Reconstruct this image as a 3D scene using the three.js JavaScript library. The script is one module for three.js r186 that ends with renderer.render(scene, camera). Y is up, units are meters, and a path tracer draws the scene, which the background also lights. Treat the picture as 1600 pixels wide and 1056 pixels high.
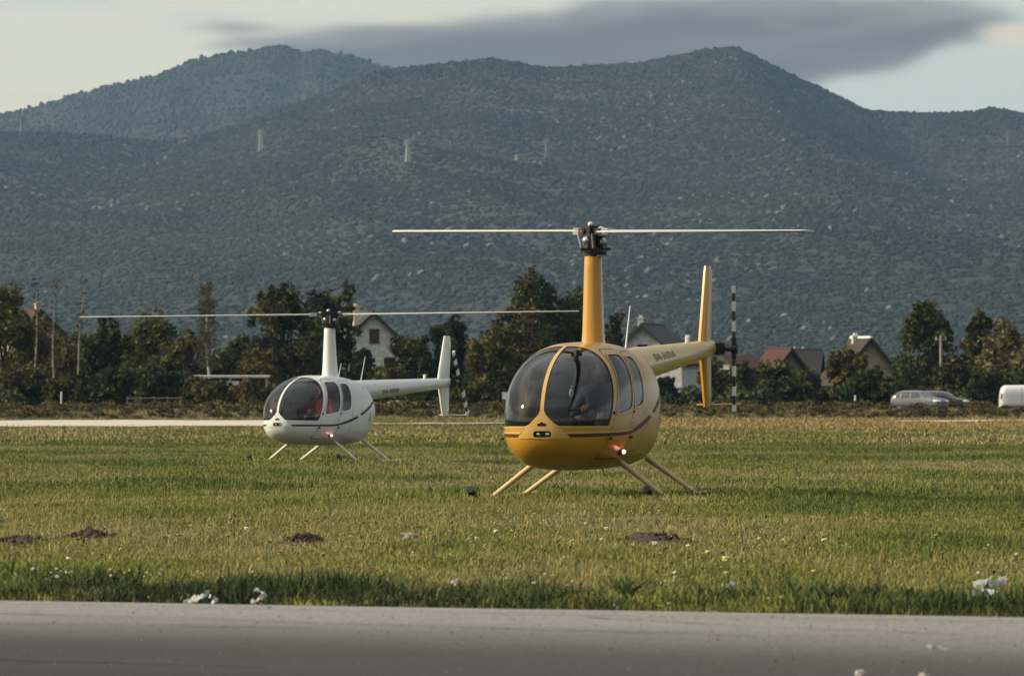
import * as THREE from 'three';
import { mergeGeometries } from 'three/addons/utils/BufferGeometryUtils.js';

// ------------------------------------------------------------------ camera, sky, sun, exposure
const F = 13300, EYE = 1.1, HORIZON = 640;              // long lens: focal length in photo pixels (1600 x 1056)
const PITCH = Math.atan((HORIZON - 528) / F);
const camera = new THREE.PerspectiveCamera(2 * Math.atan(528 / F) * 180 / Math.PI, 1600 / 1056, 1, 30000);
camera.position.set(0, EYE, 0);
camera.rotation.set(PITCH, 0, 0);
camera.focus = 105;                                    // a long lens stopped down: hills and nearest grass go slightly soft
camera.userData.fStop = 13;
const scene = new THREE.Scene();
const renderer = new THREE.WebGLRenderer({ antialias: true });
renderer.setSize(1024, 675);
renderer.toneMapping = THREE.LinearToneMapping;
renderer.toneMappingExposure = 1.35;
renderer.outputColorSpace = THREE.SRGBColorSpace;
renderer.shadowMap.enabled = true;

const SUN = new THREE.Vector3(-0.90, 0.38, 0.05).normalize();
const sun = new THREE.DirectionalLight(new THREE.Color(1.0, 0.84, 0.62), 3.4);
sun.name = 'sun';
sun.position.copy(SUN).multiplyScalar(400).add(new THREE.Vector3(0, 0, -130));
sun.target.position.set(0, 0, -130);
sun.castShadow = true;
sun.shadow.radius = 9;
sun.shadow.mapSize.set(2048, 2048);
Object.assign(sun.shadow.camera, { left: -110, right: 110, top: 70, bottom: -70, near: 10, far: 900 });
scene.add(sun, sun.target);
scene.fog = new THREE.FogExp2(new THREE.Color(0.36, 0.64, 1.0), 2.8e-5);

// ------------------------------------------------------------------ random numbers and noise
function rng(seed) {
  let s = seed >>> 0;
  return () => { s = (s + 0x6d2b79f5) >>> 0; let t = Math.imul(s ^ (s >>> 15), 1 | s); t = (t + Math.imul(t ^ (t >>> 7), 61 | t)) ^ t; return ((t ^ (t >>> 14)) >>> 0) / 4294967296; };
}
const lat = new Float32Array(32768);
{ const r = rng(77); for (let i = 0; i < 32768; i++) lat[i] = r() * 2 - 1; }
const hsh = (x, y, z) => lat[(Math.imul(x, 73856093) ^ Math.imul(y, 19349663) ^ Math.imul(z, 83492791)) & 32767];
function noise(x, y, z = 0) {
  const xi = Math.floor(x), yi = Math.floor(y), zi = Math.floor(z);
  let u = x - xi, v = y - yi, w = z - zi;
  u = u * u * (3 - 2 * u); v = v * v * (3 - 2 * v); w = w * w * (3 - 2 * w);
  const a = hsh(xi, yi, zi), b = hsh(xi + 1, yi, zi), c = hsh(xi, yi + 1, zi), d = hsh(xi + 1, yi + 1, zi);
  const p = a + (b - a) * u, q = c + (d - c) * u, m = p + (q - p) * v;
  if (w === 0) return m;
  const e = hsh(xi, yi, zi + 1), f = hsh(xi + 1, yi, zi + 1), g = hsh(xi, yi + 1, zi + 1), h = hsh(xi + 1, yi + 1, zi + 1);
  const r = e + (f - e) * u, s = g + (h - g) * u, n = r + (s - r) * v;
  return m + (n - m) * w;
}
function fbm(x, y, z = 0, o = 4) { let s = 0, a = 0.5; for (let i = 0; i < o; i++) { s += a * noise(x, y, z); x = x * 2.03 + 17.1; y = y * 2.03 + 5.7; z = z === 0 ? 0 : z * 2.03 + 9.2; a *= 0.5; } return s; }
const clamp = (x, a = 0, b = 1) => Math.min(b, Math.max(a, x));
const smooth = (a, b, x) => { const t = clamp((x - a) / (b - a)); return t * t * (3 - 2 * t); };
const lerp = (a, b, t) => a + (b - a) * t;

function pchip(xs, ys) {                                   // smooth curve through points without overshoot
  const n = xs.length, h = [], d = [], m = new Array(n).fill(0);
  for (let i = 0; i < n - 1; i++) { h[i] = xs[i + 1] - xs[i]; d[i] = (ys[i + 1] - ys[i]) / h[i]; }
  m[0] = d[0]; m[n - 1] = d[n - 2];
  for (let i = 1; i < n - 1; i++) m[i] = d[i - 1] * d[i] <= 0 ? 0 : 2 / (1 / d[i - 1] + 1 / d[i]);
  return (x) => {
    if (x <= xs[0]) return ys[0]; if (x >= xs[n - 1]) return ys[n - 1];
    let i = 0; while (x > xs[i + 1]) i++;
    const t = (x - xs[i]) / h[i], t2 = t * t, t3 = t2 * t;
    return (2 * t3 - 3 * t2 + 1) * ys[i] + (t3 - 2 * t2 + t) * h[i] * m[i] + (-2 * t3 + 3 * t2) * ys[i + 1] + (t3 - t2) * h[i] * m[i + 1];
  };
}
// ------------------------------------------------------------------ sky: evening air with a grey cloud bank over the mountain
{
  const W = 4096, H = 4096, SKY = 0.80, data = new Float32Array(W * H * 4);
  const bankTop = pchip([250, 300, 420, 560, 700, 800, 1000, 1200, 1400, 1500, 1600, 1700], [70, 62, 40, 26, 17, 8, -5, -10, -6, 2, 24, 45]);
  const bankLow = pchip([250, 300, 400, 600, 900, 1200, 1290, 1340, 1400, 1435, 1470, 1530, 1600, 1700], [70, 76, 95, 170, 185, 172, 134, 128, 120, 108, 84, 66, 40, 45]);
  const S = SUN, ell = (X, Y, cx, cy, rx, ry) => 1 - Math.hypot((X - cx) / rx, (Y - cy) / ry);
  for (let j = 0; j < H; j++) {
    const el = ((j + 0.5) / H - 0.5) * Math.PI, y = Math.sin(el), ce = Math.cos(el);
    const near = el > -0.01 && el < 0.11;
    for (let i = 0; i < W; i++) {
      const o = (j * W + i) * 4;
      if (el < -0.004) { data[o] = 0.16; data[o + 1] = 0.17; data[o + 2] = 0.15; data[o + 3] = 1; continue; }
      const th = ((i + 0.5) / W - 0.5) * 2 * Math.PI, x = Math.cos(th) * ce, z = Math.sin(th) * ce;
      const cs = x * S.x + y * S.y + z * S.z;
      const g = Math.exp(-(1 - cs) * 3.2);
      const veil = Math.exp(-(1 - cs) * 16);
      const up = smooth(0, 0.9, y), side = lerp(1.18, 0.62, smooth(0.9, -0.9, cs));
      let r = lerp(0.66, 0.80, up) + 0.42 * g, gg = lerp(0.68, 0.84, up) + 0.32 * g, b = lerp(0.60, 0.86, up) + 0.14 * g;
      r += 1.5 * veil; gg += 1.25 * veil; b += 0.8 * veil;
      // broad broken cloud over the whole sky
      const n1 = fbm(x * 3.2 + 4, y * 9, z * 3.2 + 11.3, 4);
      let cov = smooth(-0.06, 0.26, n1) * 0.85;
      const az = Math.atan2(x, -z);
      const inWindow = near ? smooth(0.24, 0.12, Math.abs(az)) * smooth(0.105, 0.06, el) : 0;
      if (inWindow > 0) cov *= 1 - inWindow;
      r *= side; gg *= side; b *= side;
      const cr = (0.52 + 0.34 * g + 1.2 * veil) * side, cg = (0.525 + 0.26 * g + 0.95 * veil) * side, cb = (0.53 + 0.15 * g + 0.6 * veil) * side;
      r = lerp(r, cr, cov); gg = lerp(gg, cg, cov); b = lerp(b, cb, cov);
      // the grey cloud layer all round: thick where it is seen edge on, thinner and brighter overhead
      const layer = smooth(0.09, 0.15, el) * smooth(0.62, 0.38, el + 0.08 * n1) * (1 - 0.75 * veil); r *= 1 - 0.52 * layer; gg *= 1 - 0.50 * layer; b *= 1 - 0.48 * layer;
      if (inWindow > 0) {
        const X = 800 + F * az, Y = HORIZON - F * Math.tan(el);
        // clear air here: cream towards the sun side and low down, pale teal in the gap on the other side
        const t = smooth(300, 1400, X + 0.5 * (Y - 100));
        let br = lerp(0.74, 0.60, t), bg = lerp(0.72, 0.67, t), bb = lerp(0.58, 0.57, t);
        const low = smooth(60, 190, Y) * (1 - smooth(500, 900, X)); br += 0.10 * low; bg += 0.05 * low; bb -= 0.06 * low;
        // cream veils
        const st = smooth(0.0, 0.26, fbm(X / 420 + 3, Y / 22 + 0.0009 * X, 2.5, 4) + 0.10 * smooth(45, 5, Y)) * (1 - smooth(900, 1500, X));
        br = lerp(br, 0.76, st * 0.75); bg = lerp(bg, 0.70, st * 0.75); bb = lerp(bb, 0.57, st * 0.75);
        const tl = smooth(0.0, 0.25, fbm(X / 360 + 9, Y / 40, 7.5, 3)) * smooth(140, 60, Y) * (1 - smooth(500, 800, X));
        br = lerp(br, 0.58, tl * 0.6); bg = lerp(bg, 0.66, tl * 0.6); bb = lerp(bb, 0.58, tl * 0.6);
        // the bank itself
        const wx = 46 * fbm(X / 150, Y / 60, 3.3, 4), wy = 14 * fbm(X / 120 + 40, Y / 30, 8.1, 5);
        const x2 = X + wx, y2 = Y + wy;
        const streak = fbm((X + 2.5 * Y) / 300 + 4, (Y + 0.03 * X) / 27, 5.2, 3), fine = fbm((X + Y) / 90, Y / 20, 2.7, 3);
        const thick = (y2 - bankTop(x2)) / 60, below = (bankLow(x2) - y2) / 46;
        let f = Math.min(thick, below) + 0.34 * streak + 0.16 * fine;
        f = Math.max(f, ell(x2, y2, 350, 46, 110, 12) * 0.3 + 0.16 * fine, ell(x2, y2, 1500, -190, 1500, 120), ell(x2, y2, -500, -160, 700, 90));
        const a = smooth(-0.02, 0.30, f) * lerp(0.9, 0.99, smooth(0.2, 0.8, f));
        const deep = smooth(0.0, 1.1, thick + 0.3 * streak) * smooth(-0.1, 1.3, below);
        const east = smooth(700, 1350, X) * smooth(90, 20, Y);
        let kr = lerp(0.255, 0.185, deep) + 0.20 * streak + 0.10 * fine - 0.035 * east, kg = lerp(0.255, 0.186, deep) + 0.195 * streak + 0.10 * fine - 0.036 * east, kb = lerp(0.25, 0.188, deep) + 0.185 * streak + 0.095 * fine - 0.036 * east;
        const warm = smooth(0.5, 0.05, f) * (1 - smooth(600, 1200, X)); kr += 0.17 * warm; kg += 0.145 * warm; kb += 0.10 * warm;
        br = lerp(br, kr, a); bg = lerp(bg, kg, a); bb = lerp(bb, kb, a);
        // lit cloud at the right
        const c2 = smooth(0.0, 0.5, Math.max(ell(x2, y2, 1600, 54, 95, 24), ell(x2, y2, 1630, -4, 110, 16)));
        br = lerp(br, 0.74, c2); bg = lerp(bg, 0.66, c2); bb = lerp(bb, 0.50, c2);
        r = lerp(r, br, inWindow); gg = lerp(gg, bg, inWindow); b = lerp(b, bb, inWindow);
      }
      data[o] = r * SKY; data[o + 1] = gg * SKY; data[o + 2] = b * SKY; data[o + 3] = 1;
    }
  }
  const t = new THREE.DataTexture(data, W, H, THREE.RGBAFormat, THREE.FloatType);
  t.mapping = THREE.EquirectangularReflectionMapping; t.magFilter = THREE.LinearFilter; t.minFilter = THREE.LinearFilter; t.needsUpdate = true;
  scene.background = t; scene.environment = t;
}

// ------------------------------------------------------------------ helpers
const V = (x, y, z) => new THREE.Vector3(x, y, z);
const used = new Map();
function numbered(n) { const k = used.get(n) ?? 0; used.set(n, k + 1); return k ? n + '_' + String(k).padStart(3, '0') : n; }
function tag(o, label, category, group, kind) {
  if (label) o.userData.label = label; if (category) o.userData.category = category; if (group) o.userData.group = group; if (kind) o.userData.kind = kind; return o;
}
function thing(name, pos, turn = 0) { const o = new THREE.Group(); o.name = numbered(name); o.position.copy(pos); o.rotation.y = turn; scene.add(o); return o; }
function mesh(name, geo, mat, parent) {
  const m = new THREE.Mesh(geo, mat); m.name = parent === scene ? numbered(name) : name; m.castShadow = m.receiveShadow = true; parent.add(m); return m;
}
// point seen at photo pixel (px, py) at depth D in front of the camera
function at(px, py, D) {
  const x = (px - 800) / F, y = (528 - py) / F, c = Math.cos(PITCH), s = Math.sin(PITCH);
  const Y = y * c + s, Z = y * s - c, k = D / -Z;
  return V(x * k, EYE + Y * k, -D);
}
const mat = (r, g, b, rough = 0.8, extra = {}) => new THREE.MeshPhysicalMaterial({ color: new THREE.Color().setRGB(r, g, b), roughness: rough, ...extra });
function box(w, h, d, x = 0, y = 0, z = 0, ry = 0, rx = 0, rz = 0) {
  const g = new THREE.BoxGeometry(w, h, d).toNonIndexed(); g.deleteAttribute('uv');
  if (rx) g.rotateX(rx); if (rz) g.rotateZ(rz); if (ry) g.rotateY(ry); g.translate(x, y, z); return g;
}
function bar(a, b, r0, r1 = r0, n = 8) {
  const d = b.clone().sub(a), L = d.length(), g = new THREE.CylinderGeometry(r1, r0, L, n, 1).toNonIndexed(); g.deleteAttribute('uv');
  g.translate(0, L / 2, 0); g.applyQuaternion(new THREE.Quaternion().setFromUnitVectors(V(0, 1, 0), d.normalize())); g.translate(a.x, a.y, a.z); return g;
}
function ball(r, x, y, z, sx = 1, sy = 1, sz = 1, n = 14) { const g = new THREE.SphereGeometry(r, n, Math.ceil(n * 0.7)).toNonIndexed(); g.deleteAttribute('uv'); g.scale(sx, sy, sz); g.translate(x, y, z); return g; }
const merge = (a) => mergeGeometries(a);
function soup(pos, nrm, col) {
  const g = new THREE.BufferGeometry(); g.setAttribute('position', new THREE.Float32BufferAttribute(pos, 3));
  if (nrm) g.setAttribute('normal', new THREE.Float32BufferAttribute(nrm, 3)); if (col) g.setAttribute('color', new THREE.Float32BufferAttribute(col, 3));
  if (!nrm) g.computeVertexNormals(); return g;
}
function noiseTexture(n, f, srgb) {
  const d = new Uint8Array(n * n * 4);
  for (let j = 0; j < n; j++) for (let i = 0; i < n; i++) { const c = f(i, j, n), o = (j * n + i) * 4; d[o] = c[0]; d[o + 1] = c[1]; d[o + 2] = c[2]; d[o + 3] = 255; }
  const t = new THREE.DataTexture(d, n, n); t.wrapS = t.wrapT = THREE.RepeatWrapping; t.magFilter = THREE.LinearFilter; t.minFilter = THREE.LinearMipmapLinearFilter; t.generateMipmaps = true;
  if (srgb) t.colorSpace = THREE.SRGBColorSpace; t.needsUpdate = true; return t;
}
// periodic noise for tiles
function tileNoise(x, y, p, seed) {
  const w = (k) => ((k % p) + p) % p, xi = Math.floor(x), yi = Math.floor(y); let u = x - xi, v = y - yi; u = u * u * (3 - 2 * u); v = v * v * (3 - 2 * v);
  const a = hsh(w(xi), w(yi), seed), b = hsh(w(xi + 1), w(yi), seed), c = hsh(w(xi), w(yi + 1), seed), d = hsh(w(xi + 1), w(yi + 1), seed);
  return lerp(lerp(a, b, u), lerp(c, d, u), v);
}

// ------------------------------------------------------------------ ground
const EDGE = { x: -2.96, z: -49.26, nx: 0.572, nz: -0.820 };      // rim of the tarmac
const edgeDist = (x, z) => (x - EDGE.x) * EDGE.nx + (z - EDGE.z) * EDGE.nz;
function groundY(x, z) {
  const d = edgeDist(x, z);
  let y = lerp(-0.08, 0.015, smooth(-0.1, 0.7, d));
  const D = -z;
  if (d > 0) {
    const k = smooth(0.3, 3, d) * smooth(720, 500, D);
    y += k * (0.05 * noise(x / 3.1, z / 7.7, 1.5) + 0.035 * noise(x / 1.1 + 7, z / 2.6, 3.5) + 0.06 * noise(x / 9, z / 26, 6.5));
    y += 0.075 * Math.exp(-(((x - 0.9) / 5) ** 2) - ((D - 95) / 12) ** 2);
    // the low bank that carries the road and the gardens behind the field
    y += 0.72 * smooth(606, 636, D + 8 * noise(x / 30, 4.4, 0.5)) + 0.30 * smooth(528, 600, D);
    y += 0.2 * smooth(655, 700, D) * noise(x / 9, z / 9, 2.2) * smooth(900, 760, D);
  }
  return y;
}
const stepTo = (list, to, step) => { let v = list[list.length - 1]; while (Math.abs(to - v) > Math.abs(step) * 0.6) { v += step; list.push(v); } };
{
  const xs = [-9000, -5000, -2600, -1200, -600, -300, -160]; stepTo(xs, -60, 10); stepTo(xs, -22, 2); stepTo(xs, 22, 0.5); stepTo(xs, 60, 2); stepTo(xs, 160, 10); xs.push(300, 600, 1200, 2600, 5000, 9000);
  const zs = [400, 200, 100, 50, 10]; stepTo(zs, -30, -5); stepTo(zs, -110, -0.5); stepTo(zs, -260, -1); stepTo(zs, -560, -3); stepTo(zs, -720, -2); stepTo(zs, -900, -12); zs.push(-1200, -1700, -2400, -3400, -5200, -8000, -13000);
  const pos = [], col = [], uv = [], idx = [], nx = xs.length;
  for (const z of zs) for (const x of xs) {
    pos.push(x, groundY(x, z), z); uv.push(x / 2, z / 2);
    const k = 0.5 + 0.5 * noise(x / 5, z / 14, 9.1), far = smooth(700, 1500, -z);
    col.push(lerp(lerp(0.055, 0.085, k), 0.05, far), lerp(lerp(0.058, 0.078, k), 0.06, far), lerp(0.024, 0.03, far));
  }
  for (let j = 0; j < zs.length - 1; j++) for (let i = 0; i < nx - 1; i++) { const a = j * nx + i; idx.push(a, a + 1, a + nx, a + 1, a + nx + 1, a + nx); }
  const g = new THREE.BufferGeometry(); g.setAttribute('position', new THREE.Float32BufferAttribute(pos, 3)); g.setAttribute('color', new THREE.Float32BufferAttribute(col, 3)); g.setAttribute('uv', new THREE.Float32BufferAttribute(uv, 2)); g.setIndex(idx); g.computeVertexNormals();
  const tex = noiseTexture(256, (i, j, n) => { const v = 190 + 55 * tileNoise(i / 4, j / 4, 64, 3) + 25 * tileNoise(i / 16, j / 16, 16, 5); return [v, v, v]; }, true);
  const m = new THREE.MeshStandardMaterial({ vertexColors: true, roughness: 1, map: tex });
  tag(mesh('ground', g, m, scene), 'open grass airfield ground reaching to the mountain foot', null, null, 'structure');
}
// the tarmac in front, a slab whose rim stands a little proud of the soil
{
  const dir = V(0.820, 0, 0.572), nrm = V(-0.572, 0, 0.820);         // along the rim, and from the rim towards the camera
  const pos = [], uv = [], idx = [], col = [], us = [], vs = [0];
  for (let u = -140; u <= 140; u += 0.35 + Math.min(6, Math.abs(u) * 0.05)) us.push(u);
  stepTo(vs, 14, 0.25); stepTo(vs, 70, 4);
  const rim = (u) => 0.05 * noise(u * 1.3, 3.3) + 0.025 * noise(u * 5.1, 8.3);
  for (const v of vs) for (const u of us) {
    const off = v + (v < 0.3 ? -rim(u) : 0), x = EDGE.x + dir.x * u + nrm.x * off, z = EDGE.z + dir.z * u + nrm.z * off;
    pos.push(x, v === 0 ? -0.004 : 0.003 * noise(u / 2, v * 1.5, 1.1), z); uv.push(u / 2.4, v / 2.4);
    // dusty pale rim, and vignette darkening towards the camera painted into the colour
    const dustVignette = Math.pow(smooth(10.8, -0.8, v + 1.4 * noise(u / 6, v / 2.5, 4.2)), 1.15), n = 1 + 0.07 * noise(u / 3, v / 1.2, 2.8);
    col.push(lerp(0.030, 0.44, dustVignette) * n, lerp(0.027, 0.416, dustVignette) * n, lerp(0.025, 0.400, dustVignette) * n);
  }
  const n = us.length, top = pos.length / 3;
  for (let j = 0; j < vs.length - 1; j++) for (let i = 0; i < n - 1; i++) { const a = j * n + i; idx.push(a, a + n, a + 1, a + 1, a + n, a + n + 1); }
  for (let i = 0; i < n; i++) { pos.push(pos[i * 3], -0.09, pos[i * 3 + 2]); uv.push(us[i] / 2.4, 0.04); col.push(0.06, 0.055, 0.05); }
  for (let i = 0; i < n - 1; i++) idx.push(i, i + 1, top + i, i + 1, top + i + 1, top + i);
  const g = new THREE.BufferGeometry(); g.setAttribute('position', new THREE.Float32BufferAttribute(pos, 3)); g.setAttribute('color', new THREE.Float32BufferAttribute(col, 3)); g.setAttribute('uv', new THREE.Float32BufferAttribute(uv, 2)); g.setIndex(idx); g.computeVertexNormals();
  const grain = noiseTexture(512, (i, j) => {
    const v = 196 + 62 * tileNoise(i / 2, j / 2, 256, 11) + 12 * tileNoise(i / 7.1111, j / 7.1111, 72, 12) + 8 * tileNoise(i / 32, j / 32, 16, 13); const q = tileNoise(i / 3.2, j / 3.2, 160, 17) > 0.82 ? -50 : 0; return [v + q, v + q, v + q - 2];
  }, true);
  const m = new THREE.MeshStandardMaterial({ vertexColors: true, map: grain, roughness: 0.92, bumpMap: grain, bumpScale: 0.006 });
  tag(mesh('asphalt_apron', g, m, scene), 'worn grey asphalt apron across the foreground, dusty along its rim and painted darker towards the camera as a vignette', null, null, 'structure');
}
{
  const pos = [], r = rng(33), dir = [0.820, 0.572], nrm = [-0.572, 0.820];
  const crack = (u, v, du, dv, n, w) => { let px = null; for (let i = 0; i <= n; i++) { const wu = w * lerp(0.4, 1.2, r()), a = [u, v]; const x = EDGE.x + dir[0] * u + nrm[0] * v, z = EDGE.z + dir[1] * u + nrm[1] * v, q = [x - nrm[0] * wu, z - nrm[1] * wu, x + nrm[0] * wu, z + nrm[1] * wu]; if (px) pos.push(px[0], 0.008, px[1], px[2], 0.008, px[3], q[0], 0.008, q[1], px[2], 0.008, px[3], q[2], 0.008, q[3], q[0], 0.008, q[1]); px = q; u += du * lerp(0.6, 1.4, r()); v += dv + 0.10 * (r() - 0.5); } };
  crack(-3, 0.75, 0.28, 0.004, 44, 0.014); crack(1.5, 2.6, 0.25, 0.06, 26, 0.02); crack(-2, 5.2, 0.3, -0.05, 22, 0.025); crack(5.2, 1.6, 0.2, 0.10, 18, 0.016); crack(0.5, 8.4, 0.3, 0.03, 26, 0.03);
  tag(mesh('tarmac_cracks', soup(pos), mat(0.035, 0.032, 0.03, 1), scene), 'thin dark cracks running across the grey tarmac', null, null, 'stuff');
}
// pale far taxiway
const RW = (x) => ({ D: 566 + Math.max(-12, x) * 0.5, half: x < 12 ? lerp(29, 4, smooth(-17, -9, x)) * smooth(2, -3, x) + 0.4 : lerp(0.5, 8, smooth(20, 30, x)) });
{
  const pos = [], idx = [], uv = []; let n = 0;
  for (let x = -150; x <= 150; x += 1.0) {
    const { D, half } = RW(x), h = half + 1.2 * noise(x / 2.2, 2.2);
    for (const k of [-1, -0.5, 0, 0.5, 1]) { const z = -(D + k * h); pos.push(x, groundY(x, z) + 0.07, z); uv.push(x / 3, z / 3); } n++;
  }
  for (let i = 0; i < n - 1; i++) for (let k = 0; k < 4; k++) { const a = i * 5 + k; idx.push(a, a + 5, a + 1, a + 1, a + 5, a + 6); }
  const g = new THREE.BufferGeometry(); g.setAttribute('position', new THREE.Float32BufferAttribute(pos, 3)); g.setAttribute('uv', new THREE.Float32BufferAttribute(uv, 2)); g.setIndex(idx); g.computeVertexNormals();
  const tex = noiseTexture(128, (i, j) => { const v = 222 + 22 * tileNoise(i / 4, j / 4, 32, 21); return [v, v - 6, v - 20]; }, true);
  tag(mesh('taxiway', g, new THREE.MeshStandardMaterial({ map: tex, color: new THREE.Color(0.72, 0.70, 0.66), roughness: 0.9 }), scene), 'pale concrete taxiway as a thin strip at the far side of the field', null, null, 'structure');
}

// ------------------------------------------------------------------ mountains
const ridgeFront = pchip([-900, -300, 0, 130, 260, 330, 420, 520, 610, 700, 770, 860, 930, 1000, 1060, 1140, 1190, 1250, 1310, 1360, 1430, 1520, 1545, 1600, 1900, 2600],
  [260, 225, 203, 206, 217, 203, 172, 138, 104, 96, 88, 101, 100, 94, 82, 71, 90, 120, 146, 170, 174, 171, 166, 175, 190, 250]);
const ridgeBack = pchip([-900, -300, 0, 60, 100, 200, 250, 300, 380, 440, 475, 500, 560, 610, 700, 900, 2600], [270, 225, 178, 163, 150, 127, 115, 92, 80, 72, 81, 76, 90, 106, 135, 200, 300]);
const FOOT = 3600, RF = 9000, RB = 12000;
function frontY(x, D) {
  const t = (D - FOOT) / (RF - FOOT), top = (HORIZON - ridgeFront(800 + x / RF * F)) / F * RF;
  const S = t <= 0 ? 0 : t <= 1 ? Math.pow(t, 1.28) : Math.max(0, 1 - (t - 1) * 1.4);
  const rel = Math.min(1, Math.max(0, t * 4)) * smooth(1.0, 0.9, t);
  const gul = fbm(x / 260 + 0.0012 * D, D / 900, 2.7, 4) * 34 + (1 - Math.abs(noise(x / 150 + D / 1400, D / 2400, 6.6))) * 16 - 12;
  return -2 + top * S + rel * gul + (t > 0.9 ? 1.5 * noise(x / 22, D / 60, 3.7) : 0);
}
function backY(x, D) {
  const t = (D - 9000) / (RB - 9000), top = (HORIZON - ridgeBack(800 + x / RB * F)) / F * RB;
  const S = t <= 1 ? 0.42 + 0.58 * Math.pow(Math.max(0, t), 1.1) : Math.max(0, 1 - (t - 1) * 1.6);
  const rel = smooth(1.0, 0.86, t);
  return top * S + rel * fbm(x / 330 + 7, D / 700, 4.4, 4) * 34 + 1.5 * noise(x / 26, D / 60, 1.7);
}
const rockTex = noiseTexture(256, (i, j) => { const v = 200 + 40 * tileNoise(i / 4, j / 4, 64, 31) + 30 * tileNoise(i / 16, j / 16, 16, 32); return [v, v, v]; }, true);
const hillMat = new THREE.MeshStandardMaterial({ vertexColors: true, roughness: 1, map: rockTex });
function hillColor(x, D, y) {
  const n = fbm(x / 90, D / 260, 5.5, 4), b = smooth(0.05, 0.35, fbm(x / 240 + 30, D / 500, 1.9, 3));
  const c = [lerp(0.010, 0.023, clamp(0.5 + n)), lerp(0.016, 0.028, clamp(0.5 + n)), lerp(0.009, 0.017, clamp(0.5 + n))];
  return [lerp(c[0], 0.062, b * 0.5), lerp(c[1], 0.056, b * 0.5), lerp(c[2], 0.034, b * 0.5)];
}
function hill(name, label, f, d0, d1, rows, w, cols) {
  const pos = [], col = [], uv = [], idx = [];
  for (let j = 0; j <= rows; j++) for (let i = 0; i <= cols; i++) {
    const D = lerp(d0, d1, j / rows), x = lerp(-w, w, i / cols), y = f(x, D); pos.push(x, y, -D); uv.push(x / 40, D / 40); col.push(...hillColor(x, D, y));
  }
  const n = cols + 1;
  for (let j = 0; j < rows; j++) for (let i = 0; i < cols; i++) { const a = j * n + i; idx.push(a, a + 1, a + n, a + 1, a + n + 1, a + n); }
  const g = new THREE.BufferGeometry(); g.setAttribute('position', new THREE.Float32BufferAttribute(pos, 3)); g.setAttribute('color', new THREE.Float32BufferAttribute(col, 3)); g.setAttribute('uv', new THREE.Float32BufferAttribute(uv, 2)); g.setIndex(idx); g.computeVertexNormals();
  return tag(mesh(name, g, hillMat, scene), label, null, null, 'structure');
}
hill('mountain', 'long wooded mountain with a pointed top filling the background', frontY, 3500, 9900, 220, 1500, 420);
hill('mountain', 'rounded farther mountain top at the left behind the near ridge', backY, 9000, 13500, 110, 1900, 300);

// ------------------------------------------------------------------ scrub and stones on the slopes (nobody could count them)
function lump(seed, detail, rough, squash = 1) {
  const g = new THREE.IcosahedronGeometry(1, detail), p = g.attributes.position, o = seed * 13.7;
  for (let i = 0; i < p.count; i++) { const x = p.getX(i), y = p.getY(i), z = p.getZ(i), k = 1 + rough * noise(x * 1.7 + o, y * 1.7 + o, z * 1.7 + 0.5) + rough * 0.6 * noise(x * 4 + o, y * 4, z * 4 + 0.3); p.setXYZ(i, x * k, y * k * squash, z * k); }
  g.deleteAttribute('uv'); g.computeVertexNormals(); return g;
}
function scatter(name, label, geo, material, n, fill, kind = 'stuff') {
  const m = new THREE.InstancedMesh(geo, material, n); m.name = numbered(name); m.castShadow = m.receiveShadow = true;
  const d = new THREE.Object3D(), c = new THREE.Color(); let k = 0;
  for (let i = 0; i < n; i++) if (fill(d, c, i) !== false) { d.updateMatrix(); m.setMatrixAt(k, d.matrix); m.setColorAt(k, c); k++; }
  m.count = k; scene.add(m); tag(m, label, null, null, kind); return m;
}
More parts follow.
